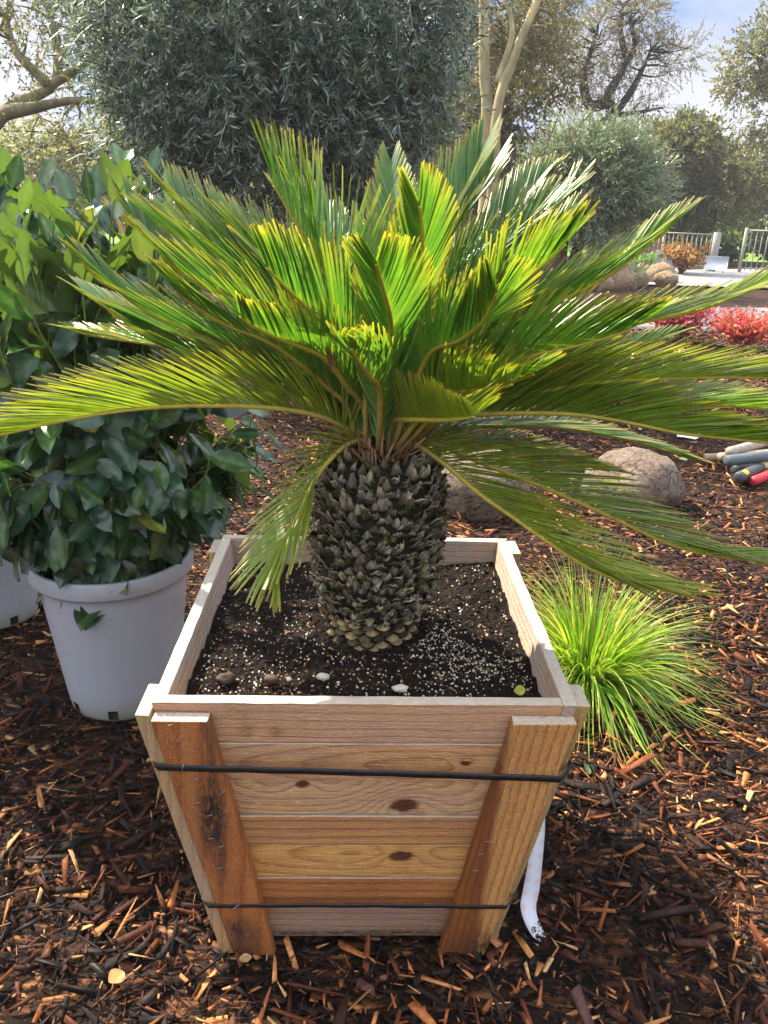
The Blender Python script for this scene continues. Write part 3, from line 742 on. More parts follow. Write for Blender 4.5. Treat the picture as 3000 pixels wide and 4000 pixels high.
M_leaflet = leaf_mat('sago_leaflet', 0.32, 0.5, 0.45, (1.0, 1.05, 0.32), 70, 0.22, transc=1.2)
M_rachis = attr_mat('sago_rachis', 0.5, 0.4, 60, 0.25)
CROWN = np.array([-0.0075, 1.2505, 0.895])
G_DARK = np.array((0.052, 0.165, 0.052)); G_MID = np.array((0.10, 0.245, 0.03)); G_YEL = np.array((0.26, 0.32, 0.03)); TIPC = np.array((0.55, 0.42, 0.08)); DRY = np.array((0.42, 0.33, 0.20))
def frond(pts, d, age=0.3, ll=0.125, vang=48, seed=0, power=1.3, dry=0.0, curl=0.0, fwd=(54, 19), start=0.045, sp=0.0060, lw=0.0043, nroll=0.0):
    """pts: photograph pixels along the stalk from the crown out; d: how far its tip stands behind (+) or before (-) the trunk, metres"""
    g = np.random.default_rng(100 + seed)
    k = len(pts); P3 = []
    seg = np.concatenate([[0], np.cumsum(np.hypot(*np.diff(np.array(pts, float), axis=0).T))]); seg /= seg[-1]
    for (px, py), s_ in zip(pts, seg):
        P3.append(atY(px, py, CROWN[1] + math.copysign(0.02, d) + d * s_ ** power))
    tip = P3[-1]; rad = norm(np.array([tip[0] - CROWN[0], tip[1] - CROWN[1], 0.0]))
    b0 = CROWN + rad * 0.045 + np.array([0, 0, -0.012]); P3[0] = b0 if np.linalg.norm(P3[0] - b0) < 0.06 else 0.5 * (b0 + P3[0])
    C, Ls = spline(P3, 90)
    C = C[:87]; C, Ls = spline(C[::6], 90)
    T = norm(np.gradient(C, axis=0))
    ref = np.array([0, 0, 1.0]) - rad * 0.75
    N = norm(ref[None] - (T @ ref)[:, None] * T)
    B = np.cross(T, N)
    if nroll:
        N, B = N * math.cos(nroll) + B * math.sin(nroll), B * math.cos(nroll) - N * math.sin(nroll)
    t_r = np.linspace(0, 1, 90)
    V, Q, Tt = tube(C, 0.0047 * (1 - 0.76 * t_r) + 0.0006, 6)
    ry = np.array((0.36, 0.29, 0.035)) * (0.75 + 0.6 * age); rb = np.array((0.20, 0.12, 0.05))
    cr_ = rb[None] * (1 - np.clip(t_r * 3.2, 0, 1))[:, None] + ry[None] * np.clip(t_r * 3.2, 0, 1)[:, None]
    a = Acc(); a.add(V - PO, Q, Tt, np.vstack([np.repeat(cr_, 6, 0), cr_[:1], cr_[-1:]]))
    fr = a.build('frond', M_rachis, palm, True)
    n = int(Ls * (1 - start) / sp); K = 6
    tt = start + (1 - start) * (np.arange(n) / (n - 1))
    Vs, Fs, Cs = [], [], []
    for side in (-1, 1):
        t_ = np.clip(tt + g.normal(0, 0.0015, n), 0, 1)
        ii = t_ * 89; i0 = np.minimum(ii.astype(int), 88); f_ = (ii - i0)[:, None]
        p = C[i0] * (1 - f_) + C[i0 + 1] * f_; tv = norm(T[i0] * (1 - f_) + T[i0 + 1] * f_); nv = norm(N[i0] * (1 - f_) + N[i0 + 1] * f_); bv = np.cross(tv, nv)
        rel = (tt - start) / (1 - start)
        env = np.clip(np.minimum(0.42 + rel * 4.5, 1.0) * (1 - 0.5 * np.clip((rel - 0.6) / 0.4, 0, 1) ** 1.5), 0, 1)
        ln = 1.15 * ll * env * g.uniform(0.95, 1.04, n)
        fa = np.radians(fwd[0] + (fwd[1] - fwd[0]) * rel ** 0.9 + g.normal(0, 1.2, n))
        va = np.radians(vang * (1.05 - 0.25 * rel) + g.normal(0, 1.5, n))
        D = norm(np.cos(fa)[:, None] * tv + np.sin(fa)[:, None] * (side * np.cos(va)[:, None] * bv + np.sin(va)[:, None] * nv))
        lat = side * bv
        wd = norm(tv - (np.sum(tv * D, 1))[:, None] * D)
        tw = g.normal(0, 0.16, n) + 0.35 * side
        nf = np.cross(D, wd); wd = wd * np.cos(tw)[:, None] + nf * np.sin(tw)[:, None]
        bend = np.radians(14 + g.normal(0, 4, n)); cu = curl * g.uniform(0.4, 1.5, n)
        s_ = np.linspace(0, 1, K)
        pts3 = np.empty((n, K, 3, 3)); pos = p + nv * 0.002; dcur = D.copy()
        wprof = np.array([0.75, 1.0, 1.0, 0.97, 0.85, 0.42]) * lw / 2
        if True:
            for q in range(K):
                kn = np.cross(dcur, wd); pts3[:, q, 0] = pos - wd * wprof[q]; pts3[:, q, 1] = pos + kn * wprof[q] * 0.55; pts3[:, q, 2] = pos + wd * wprof[q]
                dcur = norm(dcur + (tv * np.sin(bend / K)[:, None] * 1.1) - lat * (cu / K)[:, None] * 2.2 - np.array([0, 0, 0.014]) + nv * (cu / K)[:, None] * -0.5)
                pos = pos + dcur * (ln / (K - 1))[:, None]
        basec = G_DARK * (1 - min(1, age * 1.6)) + G_MID * min(1, age * 1.6)
        if age > 0.6: basec = G_MID * (1 - (age - 0.6) / 0.4) + G_YEL * ((age - 0.6) / 0.4)
        cl = basec[None] * g.uniform(0.8, 1.2, (n, 1))
        yl = (g.random(n) < 0.05 + 0.12 * age)[:, None]
        cl = np.where(yl, cl * 0.5 + G_YEL * 0.6, cl)
        cl = cl * (1 - 0.25 * rel[:, None] * age) + G_YEL * 0.25 * rel[:, None] * age
        if dry: 
            dm = (g.random(n) < dry)[:, None]; cl = np.where(dm, DRY * g.uniform(0.7, 1.2, (n, 1)), cl)
        cc = np.repeat(cl[:, None], K, 1)
        tipw = np.array([0.0, 0, 0, 0.04, 0.28, 1.0])[None, :, None] * g.uniform(0.5, 1.0, (n, 1, 1))
        cc = cc * (1 - tipw) + TIPC * tipw
        br = (g.random(n) < 0.45)[:, None, None] * np.array([0, 0, 0, 0, 0.0, 1.0])[None, :, None]
        cc = cc * (1 - 0.7 * br) + np.array((0.16, 0.07, 0.02)) * 0.7 * br
        cc[:, 0] = cc[:, 0] * 0.5 + G_YEL * 0.5
        Vs.append(pts3.reshape(-1, 3)); c3 = np.repeat(cc[:, :, None], 3, 2); c3[:, :, 1] = c3[:, :, 1] * 0.65 + G_DARK * 0.2; Cs.append(c3.reshape(-1, 3))
        b = (np.arange(n)[:, None] * K + np.arange(K - 1)[None])[..., None] * 3
        F = np.concatenate([np.concatenate([b, b + 3, b + 4, b + 1], -1), np.concatenate([b + 1, b + 4, b + 5, b + 2], -1)], 1).reshape(-1, 4)
        Fs.append(F + (0 if side < 0 else n * K * 3))
    V = np.vstack(Vs); bad = np.isnan(V).any(1); V[bad] = C[0]
    mk('leaflets', V - PO, np.vstack(Fs), M_leaflet, fr, np.vstack(Cs), False)
    return fr
FR = [
    # rear, upright: their upper sides face the camera
    dict(pts=[(1500, 1600), (1515, 1250), (1527, 946), (1530, 801), (1527, 600)], d=0.30, age=0.35, ll=0.10, vang=35),
    dict(pts=[(1500, 1600), (1640, 1180), (1723, 934), (1800, 780), (1868, 632), (1900, 540)], d=0.20, age=0.3),
    dict(pts=[(1510, 1600), (1650, 1200), (1741, 958), (1844, 801), (1945, 610)], d=0.24, age=0.25),
    dict(pts=[(1510, 1600), (1700, 1150), (1889, 976), (2060, 768), (2165, 660)], d=0.32, age=0.2),
    dict(pts=[(1520, 1610), (1750, 1180), (1900, 1050), (2060, 900), (2169, 814), (2262, 705)], d=0.16, age=0.35),
    dict(pts=[(1500, 1600), (1575, 1200), (1600, 950), (1612, 800)], d=0.36, age=0.2, ll=0.11),
    dict(pts=[(1470, 1600), (1400, 1200), (1330, 1000), (1270, 850)], d=0.36, age=0.15),
    dict(pts=[(1480, 1600), (1470, 1250), (1455, 1050), (1430, 900)], d=0.12, age=0.7, ll=0.10),
    dict(pts=[(1470, 1600), (1310, 1130), (1253, 1054), (1181, 922), (1114, 801), (1062, 715), (1040, 665)], d=0.03, age=0.4, ll=0.165, vang=55, nroll=0.1, fwd=(66, 30)),
    dict(pts=[(1450, 1590), (1180, 1240), (922, 1033), (838, 960), (733, 854), (640, 740)], d=0.20, age=0.2, ll=0.155, vang=55, fwd=(60, 24)),
    dict(pts=[(1440, 1600), (1150, 1370), (880, 1180), (690, 1050), (570, 920), (470, 760)], d=0.14, age=0.25, ll=0.13, vang=50),
    dict(pts=[(1450, 1600), (1230, 1310), (1020, 1150), (850, 1040), (700, 930), (560, 840)], d=0.06, age=0.35, ll=0.13),
    # left
    dict(pts=[(1440, 1620), (1356, 1590), (1266, 1505), (1175, 1424), (1040, 1333), (904, 1280), (769, 1200), (630, 1100)], d=-0.12, age=0.45, ll=0.12, vang=55),
    dict(pts=[(1440, 1620), (1356, 1614), (1266, 1550), (1085, 1451), (904, 1360), (675, 1268), (544, 1200), (434, 1115), (300, 1000)], d=0.02, age=0.3, ll=0.12, vang=42),
    dict(pts=[(1430, 1630), (1250, 1560), (1000, 1440), (750, 1330), (500, 1235), (280, 1120)], d=0.14, age=0.2, ll=0.11, vang=40),
    dict(pts=[(1430, 1640), (1300, 1590), (1175, 1541), (995, 1451), (814, 1388), (633, 1352), (400, 1318), (235, 1285)], d=0.26, age=0.35, ll=0.11, vang=40, dry=0.35),
    dict(pts=[(1430, 1670), (1323, 1657), (1176, 1610), (1029, 1591), (850, 1585), (662, 1588), (441, 1610), (220, 1650), (-120, 1730)], d=-0.16, age=0.95, ll=0.135, vang=58),
    dict(pts=[(1460, 1620), (1420, 1590), (1369, 1530), (1292, 1425), (1221, 1375), (1085, 1324), (958, 1260), (925, 1200)], d=-0.30, age=0.6, ll=0.10, vang=55),
    dict(pts=[(1470, 1620), (1420, 1480), (1340, 1330), (1241, 1241), (1151, 1157), (1078, 1085), (1005, 1010)], d=-0.22, age=0.4, ll=0.13, vang=58, nroll=0.2),
    # right
    dict(pts=[(1540, 1620), (1750, 1380), (1900, 1302), (2073, 1227), (2247, 1146), (2400, 1060), (2560, 940), (2680, 845)], d=0.06, age=0.6, ll=0.125, vang=50),
    dict(pts=[(1540, 1620), (1700, 1440), (1870, 1310), (1940, 1210), (1990, 1150), (2080, 1070), (2166, 1000), (2260, 900)], d=-0.12, age=0.65, ll=0.12, vang=52, nroll=-0.15),
    dict(pts=[(1550, 1640), (1750, 1540), (1900, 1460), (2062, 1395), (2247, 1354), (2408, 1308), (2540, 1255)], d=-0.17, age=0.55, ll=0.13, vang=58, nroll=-0.2),
    dict(pts=[(1550, 1630), (1700, 1520), (2100, 1370), (2500, 1262), (2720, 1215), (2900, 1150), (3060, 1085), (3200, 1020)], d=0.05, age=0.9, ll=0.125, vang=35),
    dict(pts=[(1550, 1630), (1750, 1560), (2100, 1450), (2400, 1390), (2650, 1310)], d=0.2, age=0.1, ll=0.12, vang=40),
    dict(pts=[(1540, 1650), (1700, 1630), (1871, 1618), (2133, 1614), (2314, 1627), (2495, 1659), (2675, 1695), (3000, 1731), (3250, 1780)], d=-0.14, age=0.8, ll=0.135, vang=50, nroll=-0.15),
    dict(pts=[(1550, 1650), (1760, 1600), (2000, 1550), (2300, 1500), (2600, 1480), (2960, 1475), (3200, 1490)], d=-0.05, age=0.9, ll=0.14, vang=45, dry=0.06),
    dict(pts=[(1540, 1660), (1807, 1668), (2133, 1668), (2314, 1690), (2495, 1731), (2675, 1785), (2760, 1810)], d=0.3, age=0.15, ll=0.09, vang=25, dry=0.25),
    dict(pts=[(1540, 1670), (1700, 1705), (1900, 1740), (2150, 1790), (2420, 1850)], d=0.14, age=0.25, ll=0.10, vang=30, dry=0.3),
    dict(pts=[(1545, 1680), (1700, 1735), (1900, 1815), (2150, 1915), (2420, 2035), (2578, 2111), (2735, 2160), (2960, 2190), (3200, 2190)], d=-0.12, age=0.8, sp=0.0082, lw=0.0052, ll=0.165, vang=35, dry=0.05, nroll=-0.25),
    dict(pts=[(1530, 1690), (1579, 1723), (1651, 1755), (1752, 1824), (1868, 1925), (2013, 2027), (2189, 2150), (2334, 2235), (2620, 2330)], d=-0.30, age=0.95, sp=0.0080, lw=0.0050, ll=0.16, vang=40, nroll=-0.3),
    # front
    dict(pts=[(1480, 1690), (1430, 1722), (1364, 1734), (1300, 1785), (1239, 1860), (1152, 2034), (1087, 2150), (1055, 2290)], d=-0.22, age=0.9, sp=0.0078, lw=0.0048, ll=0.115, vang=25, nroll=0.35, curl=0.1),
    dict(pts=[(1510, 1620), (1526, 1450), (1530, 1330), (1526, 1247), (1506, 1163), (1482, 1079), (1462, 1000)], d=-0.34, age=0.42, ll=0.11, vang=45),
    dict(pts=[(1510, 1600), (1590, 1300), (1639, 1079), (1651, 982), (1648, 862), (1625, 750)], d=-0.18, age=0.45, ll=0.105, vang=45),
    dict(pts=[(1530, 1630), (1662, 1410), (1788, 1336), (1872, 1273), (1925, 1189), (1950, 1110)], d=-0.32, age=0.42, ll=0.12, vang=52, nroll=-0.1),
    dict(pts=[(1500, 1650), (1484, 1536), (1441, 1469), (1393, 1400), (1365, 1350)], d=-0.38, age=0.6, ll=0.10, vang=40, curl=0.5, fwd=(70, 30)),
    dict(pts=[(1500, 1690), (1533, 1652), (1610, 1640), (1730, 1642), (1827, 1633), (1868, 1622)], d=-0.36, age=0.95, ll=0.085, vang=55, fwd=(75, 35), nroll=-0.1),
    dict(pts=[(1540, 1640), (1700, 1560), (1830, 1528), (1914, 1517), (1971, 1512), (2025, 1492)], d=-0.30, age=0.85, ll=0.085, vang=55, curl=0.35, fwd=(75, 40)),
    dict(pts=[(1550, 1640), (1750, 1570), (1950, 1510), (2120, 1450)], d=-0.2, age=0.65, ll=0.10, vang=48),
    # between the others
    dict(pts=[(1550, 1620), (1800, 1420), (2050, 1270), (2300, 1130), (2500, 1000)], d=0.16, age=0.35),
    dict(pts=[(1550, 1640), (1850, 1540), (2200, 1430), (2380, 1400)], d=-0.02, age=0.7),
    dict(pts=[(1540, 1650), (1800, 1610), (2200, 1570), (2600, 1570), (3000, 1600), (3200, 1630)], d=0.1, age=0.7),
    dict(pts=[(1530, 1600), (1760, 1320), (1960, 1130), (2120, 980), (2240, 850)], d=0.05, age=0.5),
    dict(pts=[(1440, 1600), (1200, 1380), (960, 1220), (740, 1090), (580, 960)], d=-0.05, age=0.5),
    dict(pts=[(1450, 1600), (1280, 1280), (1130, 1120), (960, 960), (840, 830)], d=0.1, age=0.3, ll=0.14),
    dict(pts=[(1460, 1600), (1380, 1250), (1300, 1050), (1200, 900), (1110, 770)], d=0.22, age=0.2, ll=0.14),
    dict(pts=[(1430, 1640), (1200, 1570), (950, 1470), (700, 1390), (430, 1230)], d=0.08, age=0.25),
]
for i, kw in enumerate(FR): frond(seed=i, **kw)

# ------------------------------------------------------------------ laurel shrubs in pots
M_pot = None
def pot_mat():
    m = NT('white_pot_plastic'); co = m.coord()
    n1 = m.noise(m.mapping(co, (4, 4, 9)), 1.0, 6, 0.65); n2 = m.noise(co, 140, 2)
    c = m.mix(m.ramp(n1, [(0.53, 0.0), (0.72, 0.6)]), (0.345, 0.36, 0.395), (0.22, 0.205, 0.17))
    c = m.mix(m.ramp(n2, [(0.70, 0.0), (0.76, 0.5)]), c, (0.2, 0.18, 0.14))
    sp = m.n('ShaderNodeSeparateXYZ'); m.put(sp.inputs[0], co)
    sc_ = m.noise(m.mapping(co, (14, 14, 55), (0, 0, 0), (0.5, 0.3, 0.2)), 1.0, 6, 0.7)
    c = m.mix(m.ramp(sc_, [(0.63, 0.0), (0.72, 0.5)]), c, (0.13, 0.115, 0.085))
    low = m.ramp(m.math('ADD', sp.outputs[2], m.math('MULTIPLY', n1, 0.05)), [(0.03, 0.8), (0.11, 0.0)])
    c = m.mix(low, c, (0.25, 0.23, 0.17))
    return m.end(m.bsdf(c, 0.42, 0.4, m.bump(n1, 0.08, 0.01)))
M_pot = pot_mat()
M_potsoil = simple('dark_pot_soil', (0.02, 0.015, 0.012), 0.9, 0.2, 0, 80, 0.6, 0.8, 90)
def pot(x, y, lab):
    root = empty('nursery_pot', (x, y, 0)); tag(root, lab, 'plant pot', 'white nursery pots')
    prof = [(0.0, 0.004), (0.138, 0.004), (0.142, 0.012), (0.146, 0.04), (0.180, 0.350), (0.184, 0.372), (0.187, 0.377), (0.197, 0.378), (0.200, 0.384), (0.201, 0.418), (0.198, 0.424), (0.190, 0.424), (0.186, 0.418), (0.180, 0.36), (0.0, 0.355)]
    n = 72; V = []; Q = []
    for r, z in prof:
        for k in range(n):
            t = 2 * math.pi * k / n; rr = r * (1 + 0.004 * math.sin(2 * t + 1)); V.append((rr * math.cos(t), rr * math.sin(t), z))
    notch = lambda k: (k * 8 // n, k % 9)
    for i in range(len(prof) - 2):
        for k in range(n):
            if i in (2,) and k % 9 in (0, 1): continue
            Q.append((i * n + k, i * n + (k + 1) % n, (i + 1) * n + (k + 1) % n, (i + 1) * n + k))
    mk('pot_body', V, np.array(Q), M_pot, root, np.full((len(V), 3), 0.6), True)
    Vs = [(0.178 * math.cos(2 * math.pi * k / n), 0.178 * math.sin(2 * math.pi * k / n), 0.372 + 0.006 * math.sin(k * 1.7)) for k in range(n)] + [(0, 0, 0.38)]
    mk('pot_soil', Vs, np.array([(k, (k + 1) % n, n) for k in range(n)]), M_potsoil, root, np.full((n + 1, 3), 0.02), True)
    # dark inside wall seen through the drainage notches
    Vi = []
    for z in (0.006, 0.1):
        for k in range(n): Vi.append((0.128 * math.cos(2 * math.pi * k / n), 0.128 * math.sin(2 * math.pi * k / n), z))
    mk('root_ball', Vi, np.array([(k, (k + 1) % n, n + (k + 1) % n, n + k) for k in range(n)]), simple('mossy_roots', (0.05, 0.06, 0.02), 0.9, 0.1, 0, 60, 0.6, 0.8, 80), root, np.full((2 * n, 3), 0.03), True)
    return root
PX, PY = -0.690, 1.790
pot(PX, PY, 'white plastic pot standing whole in view beside the wooden box')
P2 = at(-30, 2480); P2 = np.array([P2[0] - 0.06, P2[1] + 0.14, 0])
pot(P2[0], P2[1], 'white plastic pot cut off by the left edge of the photo')
M_laurel = leaf_mat('laurel_leaf', 0.24, 0.6, 0.22, (1.0, 1.1, 0.38), 70, 0.45, under=(0.13, 0.19, 0.06), transc=1.6)
M_stem = attr_mat('laurel_stem', 0.6, 0.3, 60, 0.3)
LK, LB = 9, 5
def leaf_shapes(P, D, Nn, Ln, Wd, fold, curl, C0, mid, g):
    """many laurel leaves: (n) bases P, directions D, face normals Nn"""
    n = len(P); S = norm(np.cross(D, Nn)); Nn = np.cross(S, D)
    t = np.linspace(0, 1, LK); prof = np.sin(np.pi * np.clip(t, 0, 1) ** 0.9) ** 0.75; prof[0] = 0.05; prof[-1] = 0.03
    b = np.array([-1, -0.5, 0, 0.5, 1.0])
    V = np.empty((n, LK, LB, 3)); CC = np.empty((n, LK, LB, 3))
    ph = g.uniform(0, 6.28, n)
    for q in range(LK):
        cu = curl * t[q] ** 2
        ctr = P + D * (Ln * t[q] * (1 - 0.25 * np.abs(cu)))[:, None] - Nn * (Ln * cu * 0.6)[:, None]
        for j in range(LB):
            w = Wd / 2 * prof[q] * b[j]
            und = np.sin(t[q] * 14 + ph + b[j] * 2) * 0.0028 * abs(b[j]) * (Wd / 0.05)
            V[:, q, j] = ctr + S * w[:, None] + Nn * (np.abs(w) * fold + und)[:, None]
            CC[:, q, j] = np.where(abs(b[j]) < 0.1, (C0 * 0.55 + mid * 0.45), C0 * (1.0 if abs(b[j]) < 0.9 else 0.95))
    base = np.arange(n)[:, None, None] * (LK * LB) + (np.arange(LK - 1)[:, None] * LB + np.arange(LB - 1)[None])[None]
    Q = np.stack([base, base + 1, base + LB + 1, base + LB], -1).reshape(-1, 4)
    return V.reshape(-1, 3), Q, CC.reshape(-1, 3)
def shrub(base, lobes, nst, seed, lab):
    """lobes: (centre, radii) ellipsoids the shoots end in"""
    g = np.random.default_rng(seed)
    root = empty('laurel_shrub', base); tag(root, lab, 'shrub', 'laurel shrubs in white pots')
    O = np.array(base, float); st = Acc(); Ps, Ds, Ns, Ls_, Ws, Cs, Fo, Cu = [], [], [], [], [], [], [], []
    wts = np.array([l[2] for l in lobes]); wts = wts / wts.sum()
    for s in range(nst):
        lc, lr, _ = lobes[g.choice(len(lobes), p=wts)]
        dv = norm(g.normal(0, 1, 3)); e = np.array(lc) + dv * np.array(lr) * g.uniform(0.55, 1.0) ** 0.5
        if e[2] < 0.54 and e[1] > base[1] - 0.13 or e[2] < 0.50: e[2] = 0.56 + g.uniform(0, 0.1)
        b0 = O + np.array([g.normal(0, 0.05), g.normal(0, 0.05), 0.0]); 
        lo = e[2] < 0.62
        m1 = b0 * 0.5 + e * 0.5 + np.array([0, 0, 0.12 if lo else 0.03]) + g.normal(0, 0.03, 3)
        m2 = b0 * 0.2 + e * 0.8 + np.array([0, 0, 0.08 if lo else 0.0]) + g.normal(0, 0.02, 3)
        C, Lq = spline([b0, m1, m2, e], 26)
        V, Q, T = tube(C - O, np.linspace(0.0045, 0.0016, 26), 5)
        sc = np.linspace(0, 1, 26)[:, None]; cs = np.array((0.08, 0.035, 0.02)) * (1 - sc) + np.array((0.14, 0.20, 0.05)) * sc
        st.add(V, Q, T, np.vstack([np.repeat(cs, 5, 0), cs[:1], cs[-1:]]))
        Tn = norm(np.gradient(C, axis=0)); nl = g.integers(8, 13); ang = g.uniform(0, 6.28)
        for k in range(nl):
            tt = 1.0 - (k / nl) * min(0.9, 0.36 / Lq) * 1.35; ii = int(tt * 25); ang += 2.4
            p = C[ii]; ax = Tn[ii]; a1 = norm(np.cross(ax, [0.3, 0.2, 1.0])); a2 = np.cross(ax, a1); rd = a1 * math.cos(ang) + a2 * math.sin(ang)
            op = 0.45 + 1.0 * (k / nl) + g.normal(0, 0.15)
            d = norm(ax * math.cos(op) + rd * math.sin(op) + g.normal(0, 0.12, 3))
            out = norm(np.array([p[0] - O[0], p[1] - O[1], 0]))
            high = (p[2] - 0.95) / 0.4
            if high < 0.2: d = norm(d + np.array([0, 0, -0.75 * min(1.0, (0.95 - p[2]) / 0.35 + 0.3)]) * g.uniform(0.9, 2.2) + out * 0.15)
            else: d = norm(d + np.array([0, 0, 0.25]))
            nn = norm((out * 1.0 + np.array([0, 0, 0.25])) if high < 0.2 else (ax * 0.9 + np.array([0, 0, 0.4]) - rd * 0.35))
            nn = norm(nn + g.normal(0, 0.22, 3)); nn = norm(nn - d * np.dot(nn, d))
            ln = g.uniform(0.09, 0.145) * (0.7 if k == 0 else 1)
            Ps.append(p); Ds.append(d); Ns.append(nn); Ls_.append(ln); Ws.append(ln * g.uniform(0.42, 0.55)); Fo.append(g.uniform(0.05, 0.32)); Cu.append(g.uniform(-0.1, 0.5))
            q = g.random()
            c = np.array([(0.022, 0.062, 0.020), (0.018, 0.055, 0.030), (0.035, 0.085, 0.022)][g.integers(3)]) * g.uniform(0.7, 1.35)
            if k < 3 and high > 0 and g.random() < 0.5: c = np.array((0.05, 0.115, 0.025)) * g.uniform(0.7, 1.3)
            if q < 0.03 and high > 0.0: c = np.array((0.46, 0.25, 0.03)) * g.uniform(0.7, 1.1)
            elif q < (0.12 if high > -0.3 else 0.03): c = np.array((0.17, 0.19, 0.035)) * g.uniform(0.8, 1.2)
            Cs.append(c)
    Ps, Ds, Ns, Cs = map(np.array, (Ps, Ds, Ns, Cs)); Ls_, Ws, Fo, Cu = map(np.array, (Ls_, Ws, Fo, Cu))
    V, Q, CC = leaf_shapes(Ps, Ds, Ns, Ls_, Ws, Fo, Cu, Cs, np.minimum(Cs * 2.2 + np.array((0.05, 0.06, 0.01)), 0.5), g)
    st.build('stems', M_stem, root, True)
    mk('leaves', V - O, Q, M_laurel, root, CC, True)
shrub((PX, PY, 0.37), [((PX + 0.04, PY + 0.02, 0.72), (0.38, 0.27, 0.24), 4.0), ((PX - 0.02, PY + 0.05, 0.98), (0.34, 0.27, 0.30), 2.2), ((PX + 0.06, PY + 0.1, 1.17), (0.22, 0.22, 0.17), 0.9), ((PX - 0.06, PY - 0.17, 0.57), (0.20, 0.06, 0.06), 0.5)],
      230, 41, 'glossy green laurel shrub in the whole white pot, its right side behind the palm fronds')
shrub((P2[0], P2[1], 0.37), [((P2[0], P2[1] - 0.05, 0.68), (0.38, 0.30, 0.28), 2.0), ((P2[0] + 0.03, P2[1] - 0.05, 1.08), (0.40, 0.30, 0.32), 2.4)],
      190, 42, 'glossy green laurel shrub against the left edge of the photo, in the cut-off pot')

# ------------------------------------------------------------------ small plants and bits by the box
M_grass = leaf_mat('grass_blade', 0.4, 0.45, 0.42, (1.0, 1.1, 0.35), 40, 0.2, transc=1.6)
def tuft(base, n, L0, spread, droopd, seed, name, lab, cat, width=0.0042, cols=((0.14, 0.30, 0.03), (0.26, 0.38, 0.04), (0.09, 0.20, 0.025), (0.36, 0.36, 0.08)), bias=(0, 0, 0)):
    g = np.random.default_rng(seed); K = 9
    az = g.uniform(0, 6.28, n); lean = g.uniform(0.05, 1.0, n) ** 0.8 * spread
    ln = g.uniform(*L0, n) * (0.75 + 0.25 * lean / spread)
    b = np.array(base) + np.stack([np.cos(az), np.sin(az), 0 * az], -1) * (g.random(n) ** 0.5 * 0.06)[:, None]
    d = np.stack([np.cos(az) * np.sin(lean), np.sin(az) * np.sin(lean), np.cos(lean)], -1) + np.array(bias) * lean[:, None]; d = norm(d + g.normal(0, 0.06, (n, 3)))
    side = norm(np.cross(d, np.array([0, 0, 1.0]) + g.normal(0, 0.3, (n, 3))))
    V = np.empty((n, K, 2, 3)); pos = b.copy(); w = width / 2 * g.uniform(0.6, 1.1, n)
    for q in range(K):
        t = q / (K - 1); ww = (w * (1.0 - 0.9 * t ** 1.8))[:, None]
        V[:, q, 0] = pos - side * ww; V[:, q, 1] = pos + side * ww
        d = norm(d + np.array([0, 0, -1.0]) * (droopd * (0.25 + 1.0 * np.sin(lean) * t))[:, None] if hasattr(droopd, '__len__') else d + np.array([0, 0, -1.0]) * (droopd * (0.15 + np.sin(lean) * (0.4 + t)))[:, None])
        pos = pos + d * (ln / (K - 1))[:, None]; pos[:, 2] = np.maximum(pos[:, 2], 0.012)
    c = np.array(cols)[g.choice(len(cols), n)] * g.uniform(0.75, 1.25, (n, 1)); CC = np.repeat(c[:, None], K, 1)
    tp = np.linspace(0, 1, K)[None, :, None] ** 4 * g.uniform(0, 1, (n, 1, 1)); CC = CC * (1 - tp) + np.array((0.34, 0.26, 0.06)) * tp
    bb = np.arange(n)[:, None] * K * 2 + np.arange(K - 1)[None] * 2
    Q = np.stack([bb, bb + 2, bb + 3, bb + 1], -1).reshape(-1, 4)
    o = mk(name, V.reshape(-1, 3), Q, M_grass, None, np.repeat(CC[:, :, None], 2, 2).reshape(-1, 3), True, loc=base)
    return tag(o, lab, cat)
gb = at(2330, 2700); gb = np.array([gb[0] - 0.02, gb[1] + 0.1, 0.0])
tuft(gb + np.array([0.02, -0.01, 0]), 850, (0.24, 0.49), 1.12, 0.27, 51, 'ornamental_grass', 'arching clump of fine bright green grass at the right side of the wooden box', 'grass clump', bias=(0.15, -0.30, 0), width=0.0062)
# small leafy weed behind the pot
def sprig(base, n, h, r, lsz, cols, seed, name, lab, cat, mat, group=None, upright=0.3):
    g = np.random.default_rng(seed); st = Acc(); P, D, N_, Ln, C_ = [], [], [], [], []; O = np.array(base, float)
    for s in range(max(4, n // 14)):
        az = g.uniform(0, 6.28); e = O + np.array([math.cos(az) * r * g.uniform(0.2, 1), math.sin(az) * r * g.uniform(0.2, 1), h * g.uniform(0.5, 1)])
        C, _ = spline([O + g.normal(0, 0.01, 3) * [1, 1, 0], O * 0.6 + e * 0.4 + np.array([0, 0, h * 0.15]), e], 12); V, Q, T = tube(C - O, np.linspace(0.0025, 0.001, 12) * (1 + h), 4); st.add(V, Q, T, (0.10, 0.07, 0.03))
        for k in range(14):
            i = g.integers(4, 12); d = norm(g.normal(0, 1, 3) + np.array([0, 0, upright])); P.append(C[i] + g.normal(0, r * 0.08, 3)); D.append(d); N_.append(norm(np.cross(d, g.normal(0, 1, 3)))); Ln.append(lsz * g.uniform(0.6, 1.2)); C_.append(np.array(cols[g.integers(len(cols))]) * g.uniform(0.7, 1.25))
    P, D, N_, Ln, C_ = map(np.array, (P, D, N_, Ln, C_))
    V, Q, CC = leaf_shapes(P, D, N_, Ln, Ln * 0.5, np.full(len(P), 0.2), g.uniform(-0.1, 0.4, len(P)), C_, C_ * 1.5, g)
    root = empty(name, base); tag(root, lab, cat, group)
    st.build('stems', M_stem, root, True); mk('leaves', V - O, Q, mat, root, CC, True)
M_weed = leaf_mat('weed_leaf', 0.4, 0.4, 0.4, (1.0, 1.1, 0.4), 60, 0.25)
wp = at(830, 2090)
